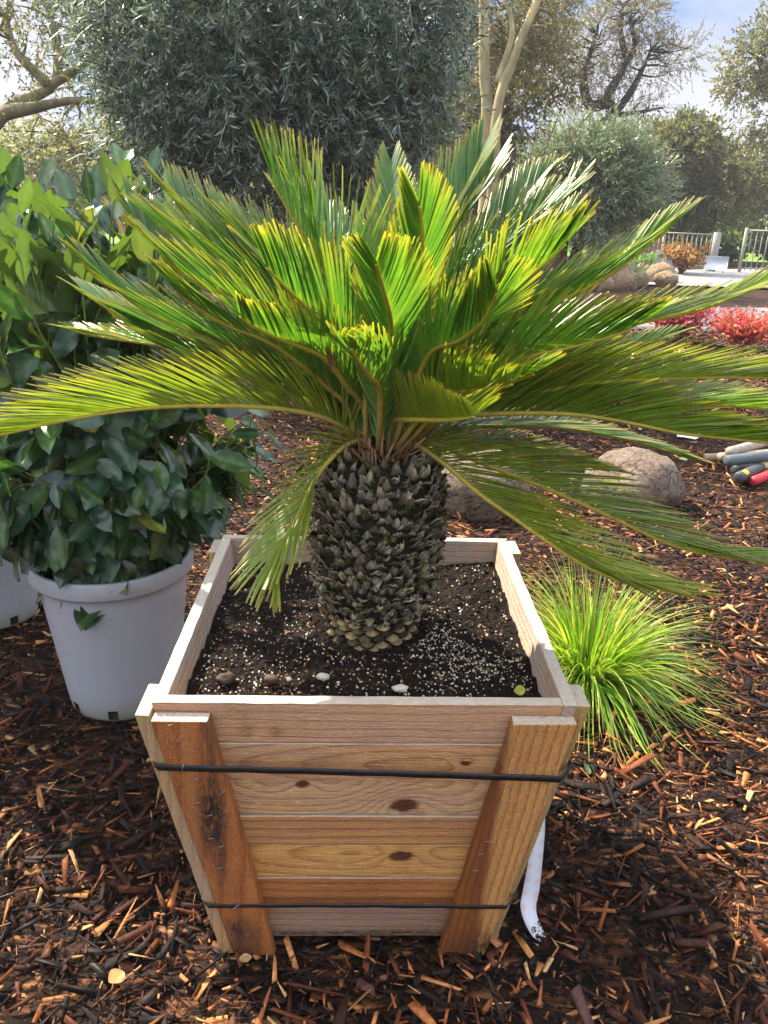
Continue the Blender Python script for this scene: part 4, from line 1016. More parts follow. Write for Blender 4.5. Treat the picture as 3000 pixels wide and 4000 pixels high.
sprig((wp[0], wp[1], 0), 120, 0.20, 0.13, 0.04, [(0.06, 0.16, 0.02), (0.12, 0.22, 0.03)], 55, 'small_weed', 'small bright green leafy plant on the mulch behind the white pot', 'plant', M_weed)

M_leafbit = leaf_mat('fallen_leaf_surface', 0.45, 0.4, 0.25, (1, 1, 0.5), 120, 0.35)
p = at(2290, 3005, 0.03); flat_leaf(p, 0.036, 0.026, 1.3, (0.75, 0.1), 0.0, (0.12, 0.20, 0.08), M_leafbit, 'fallen_leaf', 'round wet grey-green leaf on the mulch below the grass clump', 'leaf')
p = at(2028, 2705, SOIL + 0.012); flat_leaf(p, 0.020, 0.016, 0.3, (0.9, 0.0), 0.004, (0.42, 0.42, 0.06), M_leafbit, 'fallen_leaf', 'small yellow leaf on the soil at the front right corner of the box', 'leaf')
p = at(2665, 1815); flat_leaf(p, 0.05, 0.03, 0.2, (0.3, 0.1), 0.03, (0.30, 0.36, 0.16), M_leafbit, 'fallen_leaf', 'pale green leaf on the sunlit mulch beside the flat boulder', 'leaf')
p = at(960, 3780); flat_leaf(p, 0.022, 0.016, 0.4, (0.2, 0.1), 0.022, (0.45, 0.27, 0.12), M_leafbit, 'fallen_leaf', 'tan curled leaf on the mulch left of the box front', 'leaf')
p = at(460, 3860); flat_leaf(p, 0.030, 0.030, 1.0, (0.2, 0.2), 0.025, (0.45, 0.27, 0.11), M_leafbit, 'fallen_leaf', 'round tan leaf on the dark mulch near the bottom left corner', 'leaf')
p = at(1280, 1428, 0.9); p = atY(1283, 1410, 1.06)
flat_leaf(p, 0.042, 0.020, 0.9, (1.2, 1.2), 0, (0.16, 0.07, 0.045), M_leafbit, 'dead_leaf', 'dead brown leaf caught on a frond stalk left of the crown', 'leaf')

# marking tape hanging from the box
def tape_mat():
    m = NT('marking_tape'); uvn = m.coord('UV')
    sp = m.n('ShaderNodeSeparateXYZ'); m.put(sp.inputs[0], uvn)
    v = m.math('MULTIPLY', sp.outputs[1], 11.0); u_ = sp.outputs[0]
    half_ = m.math('GREATER_THAN', u_, 0.5)
    vv = m.math('FRACT', m.math('ADD', v, m.math('MULTIPLY', half_, -0.35)))
    a = m.math('DIVIDE', m.math('SUBTRACT', m.math('PINGPONG', u_, 0.5), 0.2), 0.20); b = m.math('DIVIDE', m.math('SUBTRACT', vv, 0.5), 0.24)
    d2 = m.math('ADD', m.math('MULTIPLY', a, a), m.math('MULTIPLY', b, b))
    dot = m.math('LESS_THAN', d2, 1.0)
    fade = m.math('LESS_THAN', sp.outputs[1], 0.80)
    c = m.mix(m.math('MULTIPLY', dot, fade), (0.74, 0.76, 0.84), (0.76, 0.66, 0.67))
    torn = m.math('MULTIPLY', m.math('GREATER_THAN', m.math('ADD', sp.outputs[1], m.math('MULTIPLY', u_, 0.05)), 0.915), m.math('GREATER_THAN', m.noise(m.coord(), 240, 3), 0.52))
    c = m.mix(torn, c, (0.12, 0.09, 0.06))
    b_ = m.bsdf(c, 0.3, 0.5); tr = m.n('ShaderNodeBsdfTranslucent'); m.put(tr.inputs[0], c); mxs = m.n('ShaderNodeMixShader'); mxs.inputs[0].default_value = 0.3
    m.t.links.new(b_, mxs.inputs[1]); m.t.links.new(tr.outputs[0], mxs.inputs[2]); return m.end(mxs.outputs[0])
left = [(2108, 3085), (2085, 3170), (2074, 3260), (2062, 3370), (2042, 3480), (2033, 3540), (2048, 3600), (2078, 3655), (2105, 3678)]
right = [(2140, 3085), (2130, 3170), (2127, 3260), (2118, 3370), (2106, 3480), (2094, 3535), (2100, 3585), (2124, 3640), (2136, 3672)]
Yt = np.linspace(1.13, 1.035, len(left)); V = []; UVt = []
lz = [atY(*p_, y_) for p_, y_ in zip(left, Yt)]; rz_ = [atY(*p_, y_ + 0.012) for p_, y_ in zip(right, Yt)]
Lc, _ = spline(lz, 44); Rc, _ = spline(rz_, 44); V = []
zmin = min(Lc[:, 2].min(), Rc[:, 2].min())
for i in range(44):
    for k in range(4): 
        p_ = Lc[i] + (Rc[i] - Lc[i]) * k / 3; p_ = p_ + np.array([0, 0.0004 * (k % 2), 0])
        if i == 43: p_ = p_ + np.array([0, 0, (0.008, -0.003, 0.007, -0.004)[k]])
        V.append(p_); UVt.append((k / 3, i / 43))
Q = [(i * 4 + k, i * 4 + k + 1, (i + 1) * 4 + k + 1, (i + 1) * 4 + k) for i in range(43) for k in range(3)]
tp = mk('marking_tape', V, np.array(Q), tape_mat(), None, None, False, loc=V[0])
uvl = tp.data.uv_layers.new(name='UVMap')
for lp in tp.data.loops: uvl.data[lp.index].uv = UVt[lp.vertex_index]
md = tp.modifiers.new('thickness', 'SOLIDIFY'); md.thickness = 0.0004
tag(tp, 'white plastic tape with faded pink spots hanging down the right side of the box', 'tape')

# ------------------------------------------------------------------ boulders, tools, paper
def rock_mat(name, c1, c2, c3):
    m = NT(name); co = m.coord()
    n1 = m.noise(co, 5, 7, 0.65); n2 = m.noise(co, 60, 5, 0.7)
    c = m.ramp(n1, [(0.3, c1), (0.5, c2), (0.7, c3)]); c = m.mix(1.0, c, m.ramp(n2, [(0.3, 0.4), (0.7, 1.35)]), 'MULTIPLY')
    ck = m.ramp(m.vor(m.mix(0.25, co, m.noise(co, 6, 4, out=1)), 7, 'DISTANCE_TO_EDGE'), [(0.0, 0.0), (0.035, 1.0)])
    n3 = m.noise(m.mapping(co, (5, 5, 14)), 1.0, 6, 0.7)
    c = m.mix(m.ramp(n3, [(0.52, 0.0), (0.68, 0.6)]), c, c1)
    c = m.mix(m.math('MULTIPLY', m.math('SUBTRACT', 1.0, ck), 0.5), c, (0.06, 0.045, 0.03))
    return m.end(m.bsdf(c, 0.9, 0.2, m.bump(m.math('ADD', m.math('ADD', n2, m.math('MULTIPLY', n1, 2)), m.math('MULTIPLY', ck, 0.5)), 1.0, 0.025)))
M_rock = rock_mat('granite', (0.15, 0.10, 0.07), (0.24, 0.18, 0.135), (0.32, 0.27, 0.22))
M_rock2 = rock_mat('tan_rock', (0.28, 0.17, 0.09), (0.40, 0.27, 0.17), (0.46, 0.36, 0.26))
p = at(1900, 2035); tag(blob('boulder', (p[0] - 0.03, p[1] + 0.20, 0.10), (0.25, 0.20, 0.19), M_rock, 61, 0.16, sub=4, freq=1.3), 'rounded brown-grey boulder half hidden behind the palm trunk', 'boulder')
p = at(2520, 2010); tag(blob('boulder', (p[0], p[1] + 0.24, 0.07), (0.25, 0.24, 0.165), M_rock, 64, 0.14, sub=4, freq=1.3, rz=0.4), 'flat-topped grey boulder behind the drooping right fronds', 'boulder')
p = at(2620, 1290); tag(blob('boulder', (p[0] - 1.0, p[1] - 0.1, 0.05), (0.30, 0.25, 0.24), M_rock, 67, 0.16, sub=3), 'grey boulder at the left end of the concrete path', 'boulder')
for i, (px, py, r) in enumerate([(2395, 1125, 0.42), (2330, 1135, 0.25), (2470, 1118, 0.30), (2570, 1105, 0.33), (2600, 1120, 0.22)]):
    p = at(px, py); tag(blob('bed_rock', (p[0], p[1], 0.12), (r * 1.1, r * 0.8, r * 0.8), M_rock2, 70 + i, 0.16, sub=3), ['large tan rock edging the far gravel bed, left of the blue agave', 'small dark tan rock at the left end of the far bed edge', 'tan rock just right of the blue agave', 'tan rock below the rusty shrub on the far bed edge', 'small tan rock in front of the others on the far bed edge'][i], 'rock', 'rocks edging the far gravel bed')

M_pole = attr_mat('tool_handle', 0.55, 0.35, 40, 0.3, 0.2, 90)
def pole(pa, pb, r, c, lab, grip=None, sticker=False, ribs=0):
    A, B_ = np.array(pa), np.array(pb); root = empty('tool_handle', A); tag(root, lab, 'tool handle', 'long tool handles lying on the mulch')
    n = 14; P = [A + (B_ - A) * t for t in np.linspace(0, 1, n)]
    a = Acc(); V, Q, T = tube(np.array(P) - A, r, 12); g = np.random.default_rng(int(r * 1e5)); a.add(V, Q, T, np.asarray(c)); a.build('shaft', M_pole, root, True)
    d = norm(B_ - A)
    if grip:
        gl, gc = grip; a = Acc(); rr = r * 1.22
        Pg = np.array([-0.006, 0.0, 0.004, gl - 0.004, gl])[:, None] * d
        V, Q, T = tube(Pg, [rr * 0.8, rr * 0.97, rr, rr, rr * 0.95], 14); a.add(V, Q, T, gc); a.build('grip', M_pole, root, True)
    if sticker:
        a = Acc(); upv = np.array([-0.35, -0.75, 0.55]); upv = norm(upv - d * np.dot(upv, d)); sd = np.cross(d, upv); Vq = []
        for t in (0.02, 0.06):
            for k in np.linspace(-0.5, 0.5, 5): Vq.append(d * t + (upv * math.cos(k) + sd * math.sin(k)) * (r * 1.22 + 0.0015))
        a.add(np.array(Vq), [(k, k + 1, 6 + k, 5 + k) for k in range(4)], None, (0.65, 0.38, 0.03)); a.build('sticker', M_pole, root)
    return root
def tl(px, py, z): return at(px, py, z)
GREY, BLK, WOODC, REDW, RED = (0.30, 0.27, 0.23), (0.05, 0.055, 0.06), (0.48, 0.34, 0.18), (0.32, 0.12, 0.06), (0.50, 0.03, 0.04)
pole(tl(2755, 1790, 0.03), tl(3150, 1775, 0.04), 0.026, (0.20, 0.14, 0.09), 'weathered dark wooden handle at the back of the pile')
pole(tl(2810, 1785, 0.075), tl(3160, 1760, 0.09), 0.023, (0.36, 0.27, 0.18), 'plain brown wooden handle lying over the weathered one')
pole(tl(2850, 1765, 0.12), tl(3120, 1690, 0.10), 0.026, GREY, 'thick grey handle slanting up behind the pile')
pole(tl(2840, 1800, 0.10), tl(3180, 1760, 0.12), 0.024, WOODC, 'wooden handle with a blue-grey rubber grip on top of the pile', (0.25, (0.085, 0.10, 0.115)))
pole(tl(2872, 1838, 0.03), tl(3140, 1755, 0.03), 0.023, WOODC, 'handle with a short black grip tucked under the others', (0.20, BLK))
pole(tl(2885, 1866, 0.05), tl(3150, 1740, 0.08), 0.024, WOODC, 'wooden handle with black grip and yellow sticker in front', (0.24, BLK), True)
pole(tl(2905, 1868, 0.026), tl(3150, 1790, 0.03), 0.016, REDW, 'thin red-brown wooden handle near the front of the pile')
pole(tl(2942, 1880, 0.035), tl(3150, 1795, 0.04), 0.024, RED, 'bright red metal tool handle at the front of the pile')

M_paper = simple('white_paper', (0.72, 0.73, 0.76), 0.6, 0.3, 0, 20, 0.08)
p = at(2690, 1712); V = [(-0.075, 0.0, 0.02), (-0.05, -0.05, 0.03), (0.02, -0.055, 0.02), (0.085, 0.0, 0.03), (0.04, 0.03, 0.055), (-0.05, 0.04, 0.06), (0.01, 0.0, 0.085), (-0.02, 0.02, 0.075)]
T = [(0, 1, 7), (1, 2, 6), (1, 6, 7), (2, 3, 6), (3, 4, 6), (4, 5, 7), (4, 7, 6), (5, 0, 7)]
o = mk('paper_scrap', V, np.array(T), M_paper, None); o.location = (p[0], p[1], -0.01); tag(o, 'crumpled white paper scrap on the sunlit mulch', 'litter')

# ------------------------------------------------------------------ path, far bed, shrubs, fence
M_conc = simple('concrete', (0.36, 0.34, 0.31), 0.85, 0.25, 0, 6, 0.15, 0.15, 200)
edge_n = [at(px, py) for px, py in [(2150, 1300), (2300, 1292), (2500, 1290), (2700, 1290), (2850, 1300), (3000, 1315), (3300, 1360)]]
edge_f = [at(px, py) for px, py in [(2150, 1262), (2300, 1245), (2500, 1225), (2700, 1215), (2850, 1213), (3000, 1215), (3300, 1225)]]
En, _ = spline(edge_n, 30); Ef, _ = spline(edge_f, 30)
V = np.vstack([En + [0, 0, 0.045], Ef + [0, 0, 0.045], En - [0, 0, 0.05], Ef - [0, 0, 0.05]]); n = 30
Q = [(i, i + 1, n + i + 1, n + i) for i in range(n - 1)] + [(2 * n + i, 2 * n + i + 1, i + 1, i) for i in range(n - 1)] + [(n + i, n + i + 1, 3 * n + i + 1, 3 * n + i) for i in range(n - 1)]
tag(mk('path', V, np.array(Q), M_conc), kind='structure')
M_gravel = simple('pale_gravel', (0.20, 0.20, 0.20), 0.9, 0.2, 0, 30, 0.5, 0.8, 40)
gl_, gr_, gr2, gl2 = at(2300, 1110), at(3300, 1140), at(3300, 1052), at(2300, 1060)
gx = np.array([gl_, gr_, gr2, gl2]) + [0, 0, 0.03]
tag(mk('gravel_bed', gx, np.array([(0, 1, 2, 3)]), M_gravel), kind='structure')
# lawn beyond the fence
M_lawn = NT('lawn_grass'); co_ = M_lawn.coord(); cN = M_lawn.ramp(M_lawn.noise(co_, 0.6, 6, 0.7), [(0.3, (0.06, 0.13, 0.02)), (0.6, (0.14, 0.24, 0.04)), (0.8, (0.26, 0.28, 0.08))])
M_lawn = M_lawn.end(M_lawn.bsdf(cN, 0.9, 0.1))
tag(mk('lawn', [(-60, 27, 0.02), (80, 27, 0.02), (80, 140, 2.0), (-60, 140, 2.0)], np.array([(0, 1, 2, 3)]), M_lawn), kind='structure')
M_red = leaf_mat('red_leaf', 0.4, 0.4, 0.35, (1.0, 0.5, 0.5), 30, 0.3)
p = at(2640, 1335); sprig((p[0], p[1], 0.0), 2200, 0.42, 0.40, 0.05, [(0.36, 0.05, 0.07), (0.45, 0.10, 0.12), (0.26, 0.04, 0.05), (0.34, 0.12, 0.07)], 81, 'red_shrub', 'low crimson-leaved shrub beside the path, left of the pinker one', 'shrub', M_red, 'red shrubs by the path')
p = at(2900, 1360); sprig((p[0], p[1], 0.0), 2400, 0.36, 0.50, 0.05, [(0.55, 0.09, 0.10), (0.45, 0.04, 0.07), (0.55, 0.20, 0.10), (0.35, 0.16, 0.05)], 82, 'red_shrub', 'low pink-red shrub with some orange leaves at the right photo edge', 'shrub', M_red, 'red shrubs by the path')
p = at(2660, 1075); sprig((p[0], p[1], 0.0), 1100, 0.75, 0.62, 0.12, [(0.36, 0.17, 0.07), (0.42, 0.22, 0.10), (0.25, 0.12, 0.05)], 83, 'rust_shrub', 'rounded rusty brown shrub in the far bed by the fence', 'shrub', M_weed)
p = at(2350, 1070); sprig((p[0], p[1], 0.0), 500, 0.4, 0.5, 0.12, [(0.30, 0.34, 0.06), (0.22, 0.30, 0.06)], 84, 'lime_shrub', 'low lime-green plant at the left of the far bed', 'plant', M_weed)
p = at(2505, 1068); sprig((p[0], p[1], 0.0), 500, 0.45, 0.4, 0.12, [(0.10, 0.20, 0.04), (0.14, 0.24, 0.05)], 85, 'green_plant', 'small dark green plant in the far bed beneath the fence', 'plant', M_weed)
p = at(2470, 1085); sprig((p[0], p[1], 0.0), 300, 0.28, 0.3, 0.10, [(0.20, 0.02, 0.05), (0.14, 0.03, 0.04)], 86, 'purple_plant', 'small dark purple plant beside the green one in the far bed', 'plant', M_weed)
p = at(2440, 1120); tuft((p[0], p[1], 0), 90, (0.6, 0.85), 1.0, 0.04, 87, 'agave', 'spiky blue-grey agave on the edge of the far bed', 'agave', 0.07, ((0.20, 0.27, 0.22), (0.26, 0.33, 0.27)))
# white sign boards standing in the far bed
M_board = simple('white_board', (0.70, 0.74, 0.82), 0.5, 0.4, 0, 15, 0.1)
def board(px, py, w, h, lab, pointed=False):
    p = at(px, py); a = Acc(); y = 0.03
    out = [(-w / 2, 0.08), (w / 2, 0.08), (w / 2, h), (0, h + (0.10 if pointed else 0)), (-w / 2, h)]
    V = [(x, -y, z) for x, z in out] + [(x, y, z) for x, z in out]
    a.add(V, [(i, (i + 1) % 5, 5 + (i + 1) % 5, 5 + i) for i in range(5)], [(0, 1, 2), (0, 2, 3), (0, 3, 4), (5, 7, 6), (5, 8, 7), (5, 9, 8)], (0.7, 0.74, 0.8))
    for sx in (-1, 1):
        V, Q, T = tube([(sx * w * 0.35, 0, -0.05), (sx * w * 0.35, 0, 0.12)], 0.02, 6); a.add(V, Q, T)
    o = a.build('plant_board', M_board); o.location = (p[0], p[1], 0.03); o.rotation_euler = (0, 0, -0.35); tag(o, lab, 'board', 'white boards in the far bed')
board(2545, 1068, 0.5, 0.42, 'wide white board leaning by the fence, left of two'); board(2585, 1066, 0.45, 0.50, 'taller white board in the far bed, right of the wide one')
board(2618, 1072, 0.28, 0.36, 'small pointed white board beside the rusty shrub', True); board(2790, 1072, 0.55, 0.40, 'pale board behind the frond tips right of the rusty shrub')
# metal fence
M_iron = simple('grey_iron', (0.24, 0.225, 0.20), 0.6, 0.4, 0.0, 20, 0.3)
def fence_panel(pxa, pya, pxb, pyb, YA, YB, topa, lab, heavy):
    A = atY(pxa, pya, YA); B_ = atY(pxb, pyb, YB); A[2] = B_[2] = 0; Ht = 1.35 if topa is None else topa
    root = empty('metal_fence', A); tag(root, lab, 'fence', 'metal fence panels'); D = B_ - A; Ln = np.linalg.norm(D); d = D / Ln
    n = int(Ln / 0.13)
    a = Acc()
    for k in range(1, n):
        c0 = d * (Ln * k / n); V, Q, T = tube([c0 + [0, 0, 0.08], c0 + [0, 0, Ht]], 0.013, 5); a.add(V, Q, T, (0.1, 0.1, 0.1))
    a.build('pickets', M_iron, root)
    for z in (0.14, Ht):
        V, Q, T = tube([np.array([0, 0, z]), D * 1.0 + np.array([0, 0, z])], 0.022, 6); a = Acc(); a.add(V, Q, T, (0.1, 0.1, 0.1)); a.build('rail', M_iron, root)
    for c0, r in ((np.zeros(3), 0.045), (D * 1.0, heavy)):
        V, Q, T = tube([c0 + [0, 0, -0.1], c0 + [0, 0, Ht + 0.06]], r, 8); a = Acc(); a.add(V, Q, T, (0.1, 0.1, 0.1)); a.build('post', M_iron, root)
    m_ = D * 0.42; V, Q, T = tube([m_ + [0, 0, -0.1], m_ + [0, 0, Ht]], 0.04, 8); a = Acc(); a.add(V, Q, T, (0.1, 0.1, 0.1)); a.build('post', M_iron, root)
fence_panel(2440, 1060, 2780, 1050, 23.0, 21.0, 0.92, 'grey metal picket fence panel ending in a thick post left of the gap', 0.10)
fence_panel(2890, 1045, 3250, 1050, 21.0, 20.0, 1.05, 'grey metal picket fence panel right of the gap at the photo edge', 0.05)
# timber retaining wall behind the fence
p = at(2590, 1043); wv = wood_mat('brown_timber', (0.34, 0.20, 0.10), (0.2, 0.1, 0.05), axis='x', rings=6)
c0 = np.array([p[0], 26.0, 0.0])
tw_ = empty('timber_wall', c0); tag(tw_, 'low brown timber wall behind the metal fence', 'wall')
for k in range(4):
    z0, z1 = 0.0 + k * 0.2, 0.196 + k * 0.2; L0, L1 = -1.4 + 0.25 * k, 1.0
    slab('plank', [(L0, -0.05, z0), (L1, -0.05, z0), (L1, 0.05, z0), (L0, 0.05, z0), (L0, -0.05, z1), (L1, -0.05, z1), (L1, 0.05, z1), (L0, 0.05, z1)], wv, tw_, bevel=0.008, jit=0.004)

# ------------------------------------------------------------------ trees
M_bark = attr_mat('bark', 0.9, 0.15, 9, 0.45, 0.9, 30, (1, 1, 0.35))
def tree(name, limbs, lobes, ntw, leaf, cols, seed, lab, group=None, twl=0.3, npt=12, droop=0.25, mat=None, barkc=(0.10, 0.075, 0.055), nbr=40, br_r=0.02, shell=0.45, wd_noise=1.0, gap=0.0, twigc=(0.13, 0.09, 0.06), outw=0.8):
    """limbs: list of (points, r0, r1); lobes: (centre, radii, weight)"""
    g = np.random.default_rng(seed); base = np.array(limbs[0][0][0], float); root = empty(name, base); tag(root, lab, 'tree', group)
    a = Acc(); LP = []
    for pts, r0, r1 in limbs:
        C, ln = spline(pts, max(10, int(4 * len(pts)))); wob = (np.stack([vnoise(C, seed + k, 1.2) for k in range(3)], -1) - 0.5) * 0.12 * wd_noise * min(1, ln / 4); wob[0] = 0
        C = C + wob; rr = np.linspace(r0, r1, len(C)) * (1 + 0.25 * (vnoise(C, seed + 5, 3) - 0.5))
        V, Q, T = tube(C - base, rr, 9); a.add(V, Q, T, np.asarray(barkc)[None] * (0.6 + 0.8 * vnoise(V, seed, 4))[:, None]); LP.append(C[len(C) // 3:])
    LP = np.vstack(LP)
    w = np.array([l[2] for l in lobes], float); w /= w.sum()
    idx = g.choice(len(lobes), ntw, p=w); cc = np.array([l[0] for l in lobes])[idx]; rr = np.array([l[1] for l in lobes])[idx]
    dv = norm(g.normal(0, 1, (ntw, 3))); rad = g.uniform(shell ** 3, 1, ntw) ** (1 / 3.0)
    bumpy = 1 + 0.35 * (vnoise(cc + dv * rr, seed + 3, 2.2 / max(0.5, float(np.mean(rr)))) - 0.5) * 2
    P = cc + dv * rr * (rad * bumpy)[:, None]
    if gap > 0:
        fq = 1.6 / max(0.4, float(np.mean(rr)) * 0.35); k = (0.65 * vnoise(P, seed + 9, fq) + 0.35 * vnoise(P, seed + 19, fq * 2.6)) > gap; P, dv = P[k], dv[k]
    P = P[P[:, 2] > 0.15] if len(P) else P; dv = dv[:len(P)]
    # branches from the limbs out to the foliage
    for k in range(nbr):
        e = P[g.integers(len(P))]; dd = np.linalg.norm(LP - e, axis=1) + np.maximum(0, LP[:, 2] - e[2]) * 0.6; s_ = LP[np.argmin(dd)]
        m1 = s_ * 0.6 + e * 0.4 + g.normal(0, 0.1, 3) * np.linalg.norm(e - s_) ; m2 = s_ * 0.25 + e * 0.75 + g.normal(0, 0.1, 3) * np.linalg.norm(e - s_)
        C, _ = spline([s_, m1, m2, e], 12); V, Q, T = tube(C - base, np.linspace(br_r, br_r * 0.2, 12), 5); a.add(V, Q, T, np.asarray(barkc) * 0.8)
    a.build('trunk', M_bark, root, True)
    n = len(P)
    D = norm(dv * outw + g.normal(0, 0.55, (n, 3)) + np.array([0, 0, 0.15]))
    K = 4; tl_ = twl * g.uniform(0.6, 1.3, n); pos = P.copy(); dcur = D.copy(); pts = [pos]
    for q in range(K):
        dcur = norm(dcur + np.array([0, 0, -droop])); pos = pos + dcur * (tl_ / K)[:, None]; pts.append(pos)
    pts = np.stack(pts, 1)
    tv = (np.arange(npt) + 0.5) / npt * K; ii = tv.astype(int); ff = (tv - ii)[None, :, None]
    LPs = pts[:, ii] * (1 - ff) + pts[:, ii + 1] * ff; TD = norm(pts[:, ii + 1] - pts[:, ii])
    rnd = norm(np.cross(TD, g.normal(0, 1, (n, npt, 3)))); LD = norm(TD * 0.75 + rnd * 0.8 + g.normal(0, 0.15, (n, npt, 3))); S = norm(np.cross(LD, g.normal(0, 1, (n, npt, 3))))
    ll, lw_ = leaf; lf = ll * g.uniform(0.7, 1.25, (n, npt, 1)); wf = lw_ * g.uniform(0.8, 1.2, (n, npt, 1)) / 2
    Nn = np.cross(S, LD)
    V = np.stack([LPs, LPs + LD * lf * 0.5 + S * wf + Nn * wf * 0.3, LPs + LD * lf, LPs + LD * lf * 0.5 - S * wf + Nn * wf * 0.3], 2)
    C0 = np.array(cols)[g.choice(len(cols), (n, npt))] * g.uniform(0.75, 1.25, (n, npt, 1)) * (0.7 + 0.6 * vnoise(P, seed + 11, 1.5))[:, None, None]
    m = n * npt; Q = np.arange(m * 4).reshape(-1, 4)
    V = V.reshape(-1, 3); CC = np.repeat(C0.reshape(-1, 1, 3), 4, 1).reshape(-1, 3)
    wtw = 0.0022 * (twl / 0.3) * 1.2; Sx = norm(np.cross(D, g.normal(0, 1, (n, 3))))   # the fine twigs that carry the leaves
    TV = np.stack([pts - Sx[:, None] * wtw, pts + Sx[:, None] * wtw], 2).reshape(-1, 3)
    b = (np.arange(n)[:, None] * (K + 1) + np.arange(K)[None]) * 2 + len(V)
    Q = np.vstack([Q, np.stack([b, b + 2, b + 3, b + 1], -1).reshape(-1, 4)])
    mk('crown', np.vstack([V, TV]) - base, Q, mat, root, np.vstack([CC, np.tile(twigc, (len(TV), 1))]))
    return root
M_olive = leaf_mat('olive_leaf', 0.4, 0.5, 0.25, (1.0, 1.05, 0.6), 3, 0.2, under=(0.20, 0.25, 0.20))
M_oak = leaf_mat('oak_leaf', 0.5, 0.4, 0.35, (1.0, 1.0, 0.35), 2, 0.25)
OL = [(0.028, 0.064, 0.056), (0.05, 0.09, 0.072), (0.018, 0.045, 0.042), (0.24, 0.30, 0.23)]
OK_ = [(0.055, 0.075, 0.025), (0.09, 0.10, 0.035), (0.04, 0.055, 0.022), (0.14, 0.13, 0.05)]
def lobe(px, py, Y, rx, ry, rz, w): return (atY(px, py, Y), (rx, ry, rz), w)
# big olive filling the top left and centre
b = atY(1655, 860, 7.2); b[2] = 0
t1, t2, t3 = atY(1660, 560, 7.1), atY(1500, 300, 6.9), atY(1150, 120, 6.6)
tree('olive_tree', [([b, t1, t2, t3], 0.075, 0.04), ([t2, atY(1000, 420, 6.4), atY(760, 380, 6.3)], 0.05, 0.02), ([t2, atY(1620, 150, 6.8), atY(1600, -150, 6.8)], 0.05, 0.02), ([t3, atY(800, 0, 6.4), atY(500, -60, 6.3)], 0.04, 0.015)],
     [lobe(1000, 60, 6.6, 1.05, 0.9, 0.95, 3.0), lobe(1380, 150, 6.8, 0.80, 0.85, 1.10, 3.0), lobe(680, 130, 6.4, 0.62, 0.6, 0.70, 1.5), lobe(1100, 480, 6.5, 0.80, 0.6, 0.55, 1.6), lobe(700, 520, 6.3, 0.55, 0.5, 0.38, 0.55), lobe(1350, 620, 6.9, 0.55, 0.5, 0.5, 0.8), lobe(1560, 100, 6.9, 0.36, 0.5, 0.9, 1.0), lobe(820, 720, 6.6, 0.5, 0.4, 0.35, 0.5)],
     9500, (0.074, 0.0135), OL, 91, 'big dense blue-green olive tree filling the top of the photo behind the palm', None, 0.30, 15, 0.22, M_olive, (0.075, 0.05, 0.04), 110, 0.012, shell=0.3, gap=0.36)
# mossy oak at the left edge
b = np.array([-5.6, 10.5, 0.0])
c1 = atY(20, 440, 10.5); c2 = atY(190, 330, 10.4); c3 = atY(210, 190, 10.3); c4 = atY(480, 400, 10.2)
tree('oak_tree', [([b, (b + c1) / 2 + [-0.3, 0, 0.2], c1, c2, c3, atY(150, -60, 10.4)], 0.13, 0.035), ([c1, atY(120, 420, 10.3), atY(260, 395, 10.2), c4], 0.09, 0.02), ([c2, atY(330, 250, 10.2), atY(420, 160, 10)], 0.06, 0.02), ([c2, atY(60, 200, 10.5), atY(20, 60, 10.6)], 0.07, 0.03)],
     [lobe(60, 40, 10.5, 0.8, 0.8, 0.6, 1.6), lobe(200, 60, 10.3, 0.6, 0.6, 0.5, 1), lobe(380, 440, 10.2, 0.65, 0.5, 0.30, 0.9), lobe(30, 350, 10.6, 0.45, 0.5, 0.25, 0.5), lobe(60, -250, 10.6, 1.6, 1.2, 0.8, 2)],
     520, (0.06, 0.022), [(0.15, 0.18, 0.07), (0.22, 0.18, 0.07), (0.07, 0.09, 0.03)], 92, 'oak with mossy bent limbs at the left edge of the photo', 'oaks beyond the garden', 0.4, 12, 0.15, M_oak, (0.20, 0.18, 0.10), 46, 0.02, gap=0.25)
# tall pale twin trunks right of the olive
b = atY(1910, 560, 13.5); b[2] = 0; top = atY(1895, -250, 13.6)
q1 = atY(1905, 480, 13.5); q2 = atY(2010, 250, 13.3); q3 = atY(2090, 20, 13.3)
tree('oak_tree', [([b, q1, atY(1895, 250, 13.5), atY(1898, 0, 13.6), top], 0.13, 0.07), ([b + [0.15, -0.1, 0], atY(1935, 470, 13.2), q2, q3, atY(2140, -200, 13.4)], 0.12, 0.05), ([atY(1945, 330, 13.4), atY(2000, 150, 13.3), atY(1990, 30, 13.3)], 0.07, 0.03)],
     [lobe(1960, 60, 14.6, 0.8, 0.6, 0.6, 1.3), lobe(2130, 70, 14.0, 0.45, 0.5, 0.65, 1.4), lobe(1830, 200, 14.8, 0.5, 0.5, 0.7, 0.9), lobe(2020, 250, 14.8, 0.45, 0.4, 0.5, 0.5), lobe(1980, -250, 13.8, 1.3, 1.0, 0.6, 0.8)],
     1500, (0.07, 0.028), [(0.17, 0.16, 0.10), (0.23, 0.20, 0.13), (0.10, 0.11, 0.06), (0.30, 0.26, 0.18)], 93, 'tall oak with two pale lichened trunks right of the olive', 'oaks beyond the garden', 0.4, 12, 0.1, M_oak, (0.36, 0.30, 0.16), 60, 0.022, gap=0.36)
